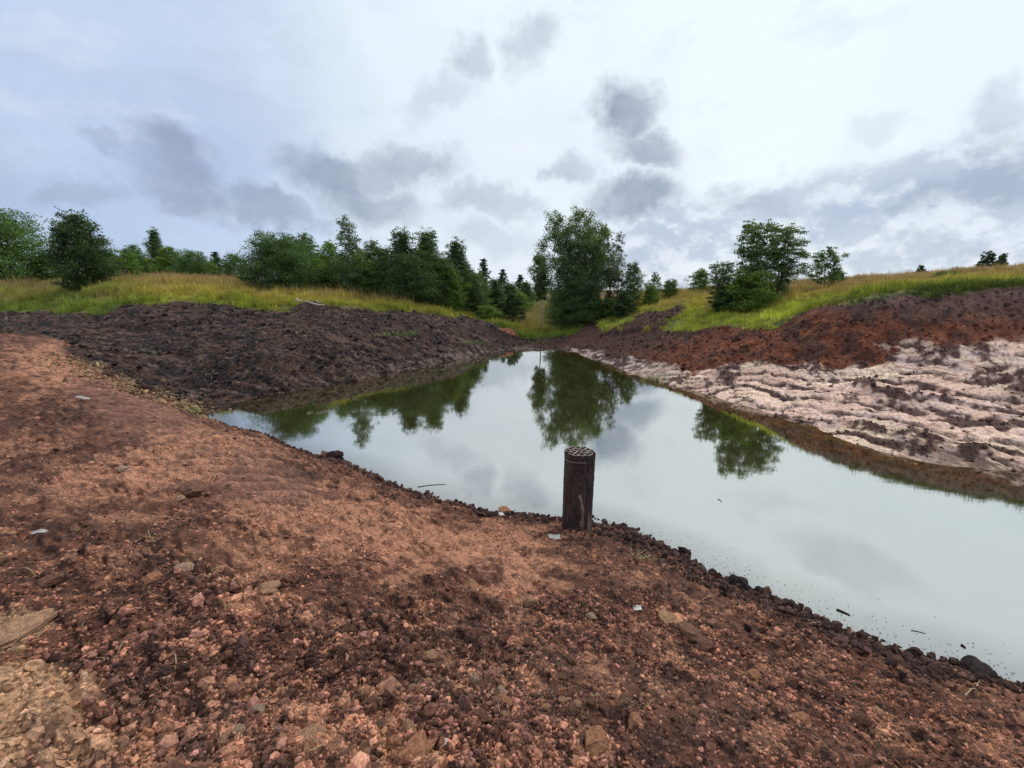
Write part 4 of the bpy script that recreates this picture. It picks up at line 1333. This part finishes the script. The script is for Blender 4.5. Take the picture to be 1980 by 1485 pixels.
for a in [
    (830, 1265, 36, 'tan rounded stone lying alone in the middle foreground soil', S_TAN, .7),
    (663, 1272, 22, 'small round brownish stone left of the tan rounded stone', S_BRO, .8),
    (495, 1362, 34, 'pale stone left of centre low in the foreground', S_PALE, .7),
    (432, 1425, 34, 'tan stone, lower one of the touching pair at bottom left', S_TAN, .7),
    (458, 1408, 32, 'pale stone, upper one of the touching pair at bottom left', S_PALE, .7),
    (803, 1462, 76, 'largest orange stone at the bottom edge of the picture', S_ORA, .55),
    (762, 1440, 32, 'orange lump leaning on the largest orange stone', S_ORA, .9),
    (790, 1412, 36, 'tan lump just above the largest orange stone', S_TAN, .8),
    (1150, 1470, 56, 'orange stone at the bottom edge right of centre', S_ORA, .6),
    (932, 1412, 36, 'brown clod above the bottom edge near the centre', S_BRO, .8),
    (968, 1350, 26, 'small pale grey round stone beside two crossed straws', S_PALE, .9),
    (975, 1378, 36, 'reddish tan clod just below the pale grey round stone', S_ORA, .6),
    (918, 1335, 22, 'small grey stone left of the two crossed straws', S_PALE, .9),
    (352, 1090, 38, 'pale flat stone on the left of the dam', S_PALE, .6),
    (289, 1107, 36, 'reddish stone left of the pale flat stone', S_ORA, .6),
    (238, 908, 22, 'pale round stone near the middle of the wheel track', S_PALE, .7),
    (372, 948, 52, 'brown clod heap beside the crawler marks', S_BRO, .6),
    (346, 958, 22, 'small pale lump at the left of the brown clod heap', S_PALE, .7),
    (645, 887, 34, 'dark lump on the near shore left of the pipe', S_DARK, .8),
    (628, 882, 20, 'small brown lump touching the dark shore lump on its left', S_BRO, .8),
    (645, 930, 26, 'brown stone below the dark lump of the near shore', S_BRO, .7),
    (1428, 1141, 46, 'dark round lump at the waterline right of the pipe', S_DARK, .9),
    (1466, 1152, 22, 'small dark lump right of the dark round lump at the waterline', S_DARK, .9),
    (1380, 1108, 20, 'small black lump poking into the water above the dark round lump', S_DARK, .5),
    (1322, 1070, 24, 'black clod on the shore halfway between pipe and dark round lump', S_DARK, .8),
    (1205, 1022, 16, 'small black clod at the waterline right beside the pipe', S_DARK, .9),
    (1335, 1232, 56, 'brown crumbly clod below the straw bunch of the shore', S_BRO, .6),
    (1365, 1252, 34, 'brown clod at the right end of the crumbly clod', S_BRO, .6),
    (1290, 1203, 44, 'flat tan slab of crust near the white scrap', S_TAN, .3),
    (1252, 1235, 30, 'rounded brown clod below the white scrap', S_BRO, .7),
    (976, 990, 26, 'reddish lump on the shore left of the pipe', S_ORA, .7),
    (1024, 1166, 26, 'tan stone lying alone halfway between pipe foot and the orange bottom stones', S_TAN, .7),
    (1190, 1208, 0, '', None, 0) if False else (1143, 1213, 24, 'pale brown stone right of the middle of the foreground', S_PALE, .7),
    (1662, 1398, 34, 'brown round clod in the right foreground', S_BRO, .8),
    (1700, 1380, 28, 'tan clod up right of the brown round clod', S_TAN, .8),
    (1545, 1408, 40, 'long flat orange crust piece in the right foreground', S_ORA, .4),
    (1105, 1403, 34, 'brown clod near the bottom right of centre', S_BRO, .8),
    (1225, 1420, 34, 'orange brown clod at the bottom right of centre', S_ORA, .7),
    (1458, 1318, 28, 'orange crust stone in the right foreground slope', S_ORA, .6),
    (1896, 1308, 60, 'dark wet lump on the shore at the far right', S_DARK, .5),
    (1668, 1232, 22, 'small black lump at the waterline on the right', S_DARK, .7),
    (545, 1160, 0, '', None, 0) if False else (520, 1150, 46, 'flat tan crust slab left of centre on the dam', S_TAN, .3),
    (45, 1215, 110, 'long flat yellowish crust slab at the left edge', S_TAN, .16),
    (605, 1425, 60, 'long orange crust slab at the bottom left of centre', S_TAN, .3),
    (90, 1120, 60, 'flat grey brown crust slab at the left', S_BRO, .35),
]:
    stone(*a)

# loose lumps nobody could tell one from another
for i in range(110):
    px_ = random.uniform(700, 1750); py_ = random.uniform(1250, 1480)
    if py_ < 900 + (px_ - 400) * .36 + 40: continue
    m_ = random.choice([S_BRO, S_BRO, S_TAN, S_BRO, S_ORA])
    stone(px_, py_, random.uniform(12, 24), 'fist sized crumbly soil lump among the foreground clods', m_, random.uniform(.6, .9), 'soil lump', 'soil_lump', .35, 'crumbly lumps in the foreground soil')
for i in range(34):
    t = random.random()
    k = 13 + t * 12.9
    a_ = np.array(near_px[int(k)]) * (1 - k % 1) + np.array(near_px[min(int(k) + 1, 26)]) * (k % 1)
    stone(a_[0] + random.uniform(-10, 4), a_[1] + random.uniform(4, 34), random.choice([7, 8, 9, 10, 12, 15, 20]), 'wet black lump along the near shoreline right of the pipe', S_DARK, .8, 'soil lump', 'shore_lump', .35, 'black lumps along the near shoreline')

# ------------------------------------------------------------------ scraps, straws, twigs
WHITE = flat_mat('white_scrap', (.58, .55, .50), .1, 20, .6, .4)
STRAW = flat_mat('dry_straw', (.52, .42, .26), .3, 20, .7, .2)
TWIG = flat_mat('dark_twig', (.05, .035, .03), .3, 20, .8, .2)
LOGM = flat_mat('bare_log', (.52, .42, .32), .35, 4, .8, .2, .004, (1, 1, 4))


def scrap(px, py, wpx, label, asp=.6, mat=None, name='scrap'):
    x, y = hit(px, py); z = float(ground_z(x, y)[0])
    t = math.sqrt(x * x + y * y + (EYE - z) ** 2) / np.linalg.norm(pdir(px, py))
    s = wpx / FPX * t / 2
    n_ = 7
    r_ = np.random.default_rng(int(px))
    V_ = []; 
    for j in range(n_):
        for i in range(n_):
            u = i / (n_ - 1) * 2 - 1; v = j / (n_ - 1) * 2 - 1
            e = 1 - .15 * r_.random() * (abs(u) > .9 or abs(v) > .9)
            V_.append((u * e, v * asp * e, .35 * math.sin(u * 2.2 + px) * .5 + .2 * v * v + r_.normal(0, .03)))
    F_ = [(j * n_ + i, j * n_ + i + 1, (j + 1) * n_ + i + 1, (j + 1) * n_ + i) for j in range(n_ - 1) for i in range(n_ - 1)]
    me = mesh_from(name, V_, F_, mat or WHITE, True)
    o = link(name, me, None, (x, y, z + s * .35), (.35, .1, random.uniform(0, 1)), s)
    sm = o.modifiers.new('thickness', 'SOLIDIFY'); sm.thickness = .08
    tag(o, label, 'scrap')


scrap(1232, 1187, 17, 'small white scrap on the soil below the shore bend', .6)
scrap(1072, 1039, 26, 'white crumpled scrap on the soil at the pipe foot', .4)
scrap(76, 1034, 26, 'white flat scrap at the left edge of the dam', .25)
scrap(970, 998, 14, 'tiny white scrap on the shore beside the reddish lump', .7)
scrap(160, 775, 22, 'pale flat scrap in the wheel track on the left', .25)
scrap(862, 1455, 14, 'tiny white scrap right of the largest orange stone', .7)


def stick(p0, p1, rad_, mat, name, label, cat, sag=.1, group=None, ground=True, float_=False):
    a = hit(*p0); b = hit(*p1)
    n_ = 6
    ts = np.linspace(0, 1, n_)
    xy = a + (b - a) * ts[:, None]
    L = np.linalg.norm(b - a)
    pe = np.array([-(b - a)[1], (b - a)[0]])
    xy = xy + pe * (sag * (ts - ts ** 2) * 2)[:, None]
    if float_:
        z = np.full(n_, rad_ * .6)
    else:
        z = ground_z(xy[:, 0], xy[:, 1]) + rad_ * 1.2 + .008 * np.sin(ts * 3.1)
    o0 = np.array([xy[0, 0], xy[0, 1], z[0]])
    pts = np.concatenate([xy, z[:, None]], 1) - o0
    v_, f_ = tubes([(pts, rad_ * (1 - .5 * ts))], 5)
    o = link(name, mesh_from(name, v_, f_, mat, True), None, o0)
    tag(o, label, cat, group)
    return o


SG = 'dry straws on the soil'
for p0, p1, lb in [((340, 1280), (330, 1325), 'pale upright straw left of centre in the foreground'), ((510, 1340), (578, 1300), 'long straw slanting to upper right in the foreground'),
                   ((945, 1365), (975, 1330), 'straw slanting right, one of the two crossed beside the pale grey stone'), ((936, 1330), (948, 1368), 'straw slanting left, one of the two crossed beside the pale grey stone'),
                   ((230, 1280), (248, 1262), 'short straw left of the pale upright straw'), ((1425, 1330), (1450, 1360), 'curved straw on the right foreground slope'), ((1555, 1330), (1570, 1352), 'short pale straw on the right foreground slope'),
                   ((1350, 1165), (1400, 1163), 'thin root lying level near the dark round lump'), ((1650, 1245), (1655, 1268), 'short upright straw near the right shoreline'), ((1570, 1440), (1598, 1460), 'straw low in the right foreground'),
                   ((1640, 1465), (1682, 1468), 'bent straw near the bottom edge on the right'), ((285, 1015), (300, 1035), 'thin straw beside the dark furrow on the left'), ((45, 1100), (72, 1112), 'short straw at the left edge'), ((600, 1470), (640, 1462), 'straw near the bottom edge left of centre')]:
    stick(p0, p1, .0022, STRAW, 'straw', lb, 'straw', random.uniform(-.2, .2), SG)
for i in range(90):
    px_ = random.uniform(100, 1850); py_ = random.uniform(1050, 1470)
    if py_ < 960 + (px_ - 400) * .30: continue
    an = random.uniform(0, 6.28); L_ = random.uniform(8, 26)
    stick((px_, py_), (px_ + L_ * math.cos(an), min(1482, py_ + L_ * .5 * math.sin(an))), .0013, STRAW, 'straw', 'thin short dry straw among the foreground soil crumbs', 'straw', random.uniform(-.3, .3), 'thin short straws in the foreground')
# white root on the right shore
stick((1862, 1346), (1892, 1342), .005, STRAW, 'root', 'pale curved root on the right shore', 'root', .1)
stick((1892, 1342), (1898, 1318), .005, STRAW, 'root', 'pale upright end of root on the right shore', 'root', .1)
# floating debris
stick((1617, 1181), (1643, 1192), .010, TWIG, 'floating_twig', 'thick dark twig floating off the right shore', 'twig', .1, None, False, True)
stick((1762, 1220), (1790, 1226), .004, TWIG, 'floating_twig', 'thin dark twig floating farther right off the shore', 'twig', .1, None, False, True)
stick((808, 943), (862, 938), .006, TWIG, 'floating_twig', 'dark twig floating off the shore left of the pipe', 'twig', .1, None, False, True)
stick((1388, 966), (1396, 972), .006, TWIG, 'floating_twig', 'tiny twig floating alone in the middle of the pond', 'twig', .1, None, False, True)
stick((1858, 1250), (1866, 1256), .010, TWIG, 'floating_twig', 'small dark speck of bark floating near the right shore', 'bark', .1, None, False, True)
# scum flecks
fl = []
while len(fl) < 420:
    t = random.uniform(13, 25.9); k = int(t)
    a_ = near_w[k] * (1 - t % 1) + near_w[k + 1] * (t % 1)
    p_ = a_ + np.array([.75, .66]) * abs(random.gauss(0, .22)) + np.random.default_rng(len(fl)).normal(0, .03, 2)
    fl.append((p_[0], p_[1], .004))
fl = np.array(fl)
nf = len(fl)
scatter('floating_flecks', fl, np.stack([rng.uniform(.002, .010, nf), rng.uniform(.002, .007, nf), np.full(nf, .002)], -1), np.stack([np.zeros(nf), np.zeros(nf), rng.uniform(0, 6, nf)], -1),
        np.ones((nf, 3)) * rng.uniform(.06, .5, (nf, 1)), PROTO, 6, 'flecks of scum and straw floating along the near shore')

def chaff(name, n, r0, r1, a0, a1, key, ln, th, label):
    x, y, r = sector_points(n, r0, r1, a0, a1)
    w = zones(x, y, None)
    k = (rng.random(n) < w[key] * sstep(fbm(x * 1.3, y * 1.3, 401, 3), .35, .65))
    x, y = x[k], y[k]
    z = ground_z(x, y)
    k = z > .02
    x, y, z = x[k], y[k], z[k]
    m = len(x)
    L_ = ln * np.exp(rng.normal(0, .5, m))
    scatter(name, np.stack([x, y, z + th * 2.5], -1), np.stack([L_, np.full(m, th), np.full(m, th)], -1), np.stack([np.zeros(m), rng.normal(0, .25, m), rng.uniform(0, 6.28, m)], -1),
            np.array((.50, .40, .26)) * rng.uniform(.3, 1.15, (m, 1)), PROTO, 6, label)


chaff('dam_chaff', 9000, 1.1, 9, -58, 58, 'dam', .016, .0011, 'fine bits of dry straw strewn over the dam soil')
chaff('bank_chaff', 5000, 10, 30, -60, 5, 'peat', .09, .006, 'pale roots and straw bits strewn over the left bank')
chaff('slope_chaff', 1800, 10, 30, 5, 58, 'red', .07, .005, 'pale root bits on the reddish right bank')

# ------------------------------------------------------------------ small tufts
M_TG = new_mat('tuft_green')[0]


def solid_grass_mat(name, col):
    m, T, out = new_mat(name)
    t = attr(T, 'tint', out='Fac')
    c = T.mix(t, tuple(x * .7 for x in col), tuple(min(1, x * 1.35) for x in col))
    principled(T, out, c, .7, .2)
    return m


G_YEL = solid_grass_mat('yellow_grass', (.45, .42, .17))
G_GRN = solid_grass_mat('fresh_grass', (.22, .30, .07))
G_STR = solid_grass_mat('straw_grass', (.50, .38, .22))


def tuft_thing(px, py, wpx, hgt, nbl, mat, label, name='grass_tuft', bend=.8, group=None, width=.004):
    x, y = hit(px, py)
    z = max(float(ground_z(x, y)[0]), 0)
    t = math.sqrt(x * x + y * y + (EYE - z) ** 2) / np.linalg.norm(pdir(px, py))
    s = wpx / FPX * t / 2
    me = tuft(name, nbl, hgt, s, width, bend, False, int(px + py), mat)
    o = link(name, me, None, (x, y, z))
    tag(o, label, 'grass', group)


tuft_thing(1240, 1086, 52, .10, 120, G_YEL, 'yellow green grass tuft on the shore right of the pipe', bend=1.4)
tuft_thing(1276, 734, 50, .30, 170, G_GRN, 'bright green grass tuft at the waterline of the right bank', width=.008)
tuft_thing(540, 908, 34, .10, 60, G_STR, 'dry straw bunch on the shore left of the dark lump', bend=1.6)
tuft_thing(1560, 1216, 74, .08, 110, G_STR, 'tangle of dry straw on the shore at the right', 'straw_tangle', 2.0)
tuft_thing(770, 648, 84, .22, 260, G_GRN, 'sparse pale green weeds on the dark left bank', 'weeds', .7, width=.008)
tuft_thing(722, 650, 60, .16, 110, G_YEL, 'thin yellowish weeds left of the pale green weeds', 'weeds', .7, width=.008)
tuft_thing(905, 664, 60, .22, 150, G_GRN, 'sparse green weeds near the head of the pond on the left bank', 'weeds', .7, width=.009)
tuft_thing(1050, 662, 70, .28, 160, G_GRN, 'green grass clump at the outlet at the head of the pond', 'grass_clump', .7, width=.010)
tuft_thing(360, 798, 54, .13, 220, G_YEL, 'yellowish grass at the left corner of the pond', bend=1.0, width=.006)
tuft_thing(300, 775, 54, .10, 150, G_STR, 'dry grass strip end along the brink of the dam', bend=1.2, width=.006)
tuft_thing(235, 740, 56, .10, 130, G_STR, 'dry grass patch higher up along the brink of the dam', bend=1.2, width=.006)
tuft_thing(395, 850, 30, .05, 40, G_STR, 'dry straw wisps beside the crawler marks', bend=1.8)

# red soil heap at the head of the pond
def heap(px, py, wpx, hgt, label, mat):
    x, y = hit(px, py, 8); z = float(ground_z(x, y)[0])
    s = wpx / FPX * y / 2
    n_ = 36
    us = np.linspace(-1.15, 1.15, n_)
    U, Vv = np.meshgrid(us, us)
    rr = np.sqrt(U * U + Vv * Vv) + (fbm(U * 3, Vv * 3, 91, 3) - .5) * .5
    Z = hgt * np.clip(1 - rr, -.15, 1) ** 1.0 if False else hgt * (1 - sstep(rr, 0, 1.05)) + (fbm(U * 7, Vv * 7, 92, 3) - .5) * .18 * (rr < 1) - .1 * (rr > 1)
    Z = Z + ground_z((x + U * s).ravel(), (y + Vv * s * .7).ravel()).reshape(U.shape) - z
    V_ = np.stack([U * s, Vv * s * .7, Z], -1).reshape(-1, 3)
    ii_ = np.arange(n_ * n_).reshape(n_, n_)
    F_ = np.stack([ii_[:-1, :-1], ii_[:-1, 1:], ii_[1:, 1:], ii_[1:, :-1]], -1).reshape(-1, 4)
    o = link('soil_heap', mesh_from('soil_heap', V_, F_, mat, True), None, (x, y, z))
    tag(o, label, 'soil heap')


heap(986, 645, 48, .20, 'orange red soil heap at the head of the pond', flat_mat('orange_soil', (.42, .15, .08), .5, 5, .9, .2, .03, col2=(.22, .10, .07)))
heap(600, 594, 74, .22, 'dark soil heap with pale logs at the top of the left bank', flat_mat('dark_soil_heap', (.085, .05, .045), .5, 5, .9, .2, .05))

# pale logs on the heap
def log(p0, p1, Y0, Y1, rad_, label, lift=.12):
    a = P(p0[0], p0[1], Y=Y0); b = P(p1[0], p1[1], Y=Y1)
    ts = np.linspace(0, 1, 9)
    xy = a[:2] + (b[:2] - a[:2]) * ts[:, None]
    g = ground_z(xy[:, 0], xy[:, 1])
    z = a[2] + (b[2] - a[2]) * ts
    z = np.maximum(z + .03 * np.sin(ts * 7), g + rad_ * .7)
    pts = np.concatenate([xy, z[:, None]], 1)
    pts[:, 1] += .05 * np.sin(ts * 9)
    o0 = pts[0].copy()
    rr = rad_ * (1 - .35 * ts); 
    rr[0] = .001; rr[-1] = .001
    pts[0] = pts[1] + (pts[0] - pts[1]) * .15; pts[-1] = pts[-2] + (pts[-1] - pts[-2]) * .15
    v_, f_ = tubes([(pts - o0, rr)], 8)
    tag(link('log', mesh_from('log', v_, f_, LOGM, True), None, o0), label, 'log')


log((584, 583), (632, 591), 19.35, 19.3, .055, 'long pale bare log lying on the heap above the left bank')
log((570, 579), (584, 583), 19.7, 19.4, .06, 'short pale log end at the left of the heap above the left bank')
log((610, 583), (622, 585), 19.9, 19.9, .035, 'small pale branch behind the long bare log')
log((655, 598), (680, 590), 20.8, 20.9, .03, 'thin bent pale branch on the rim right of the heap')
# pale stump before the dark trees
a_ = hit(744, 583, 20)
sx_ = CROWNS['apple'][0]
zz = float(ground_z(a_[0], a_[1])[0])
v_, f_ = tubes([(np.array([(0, 0, -.1), (0, 0, .1), (.03, 0, .35), (.02, .02, .62), (.05, 0, .78), (.05, 0, .80)]), np.array([.20, .16, .13, .15, .11, .01]))], 10)
tag(link('tree_stump', mesh_from('tree_stump', v_, f_, LOGM, True), None, (a_[0], a_[1], zz)), 'pale weathered stump at the shaded edge below the dark trees', 'stump')
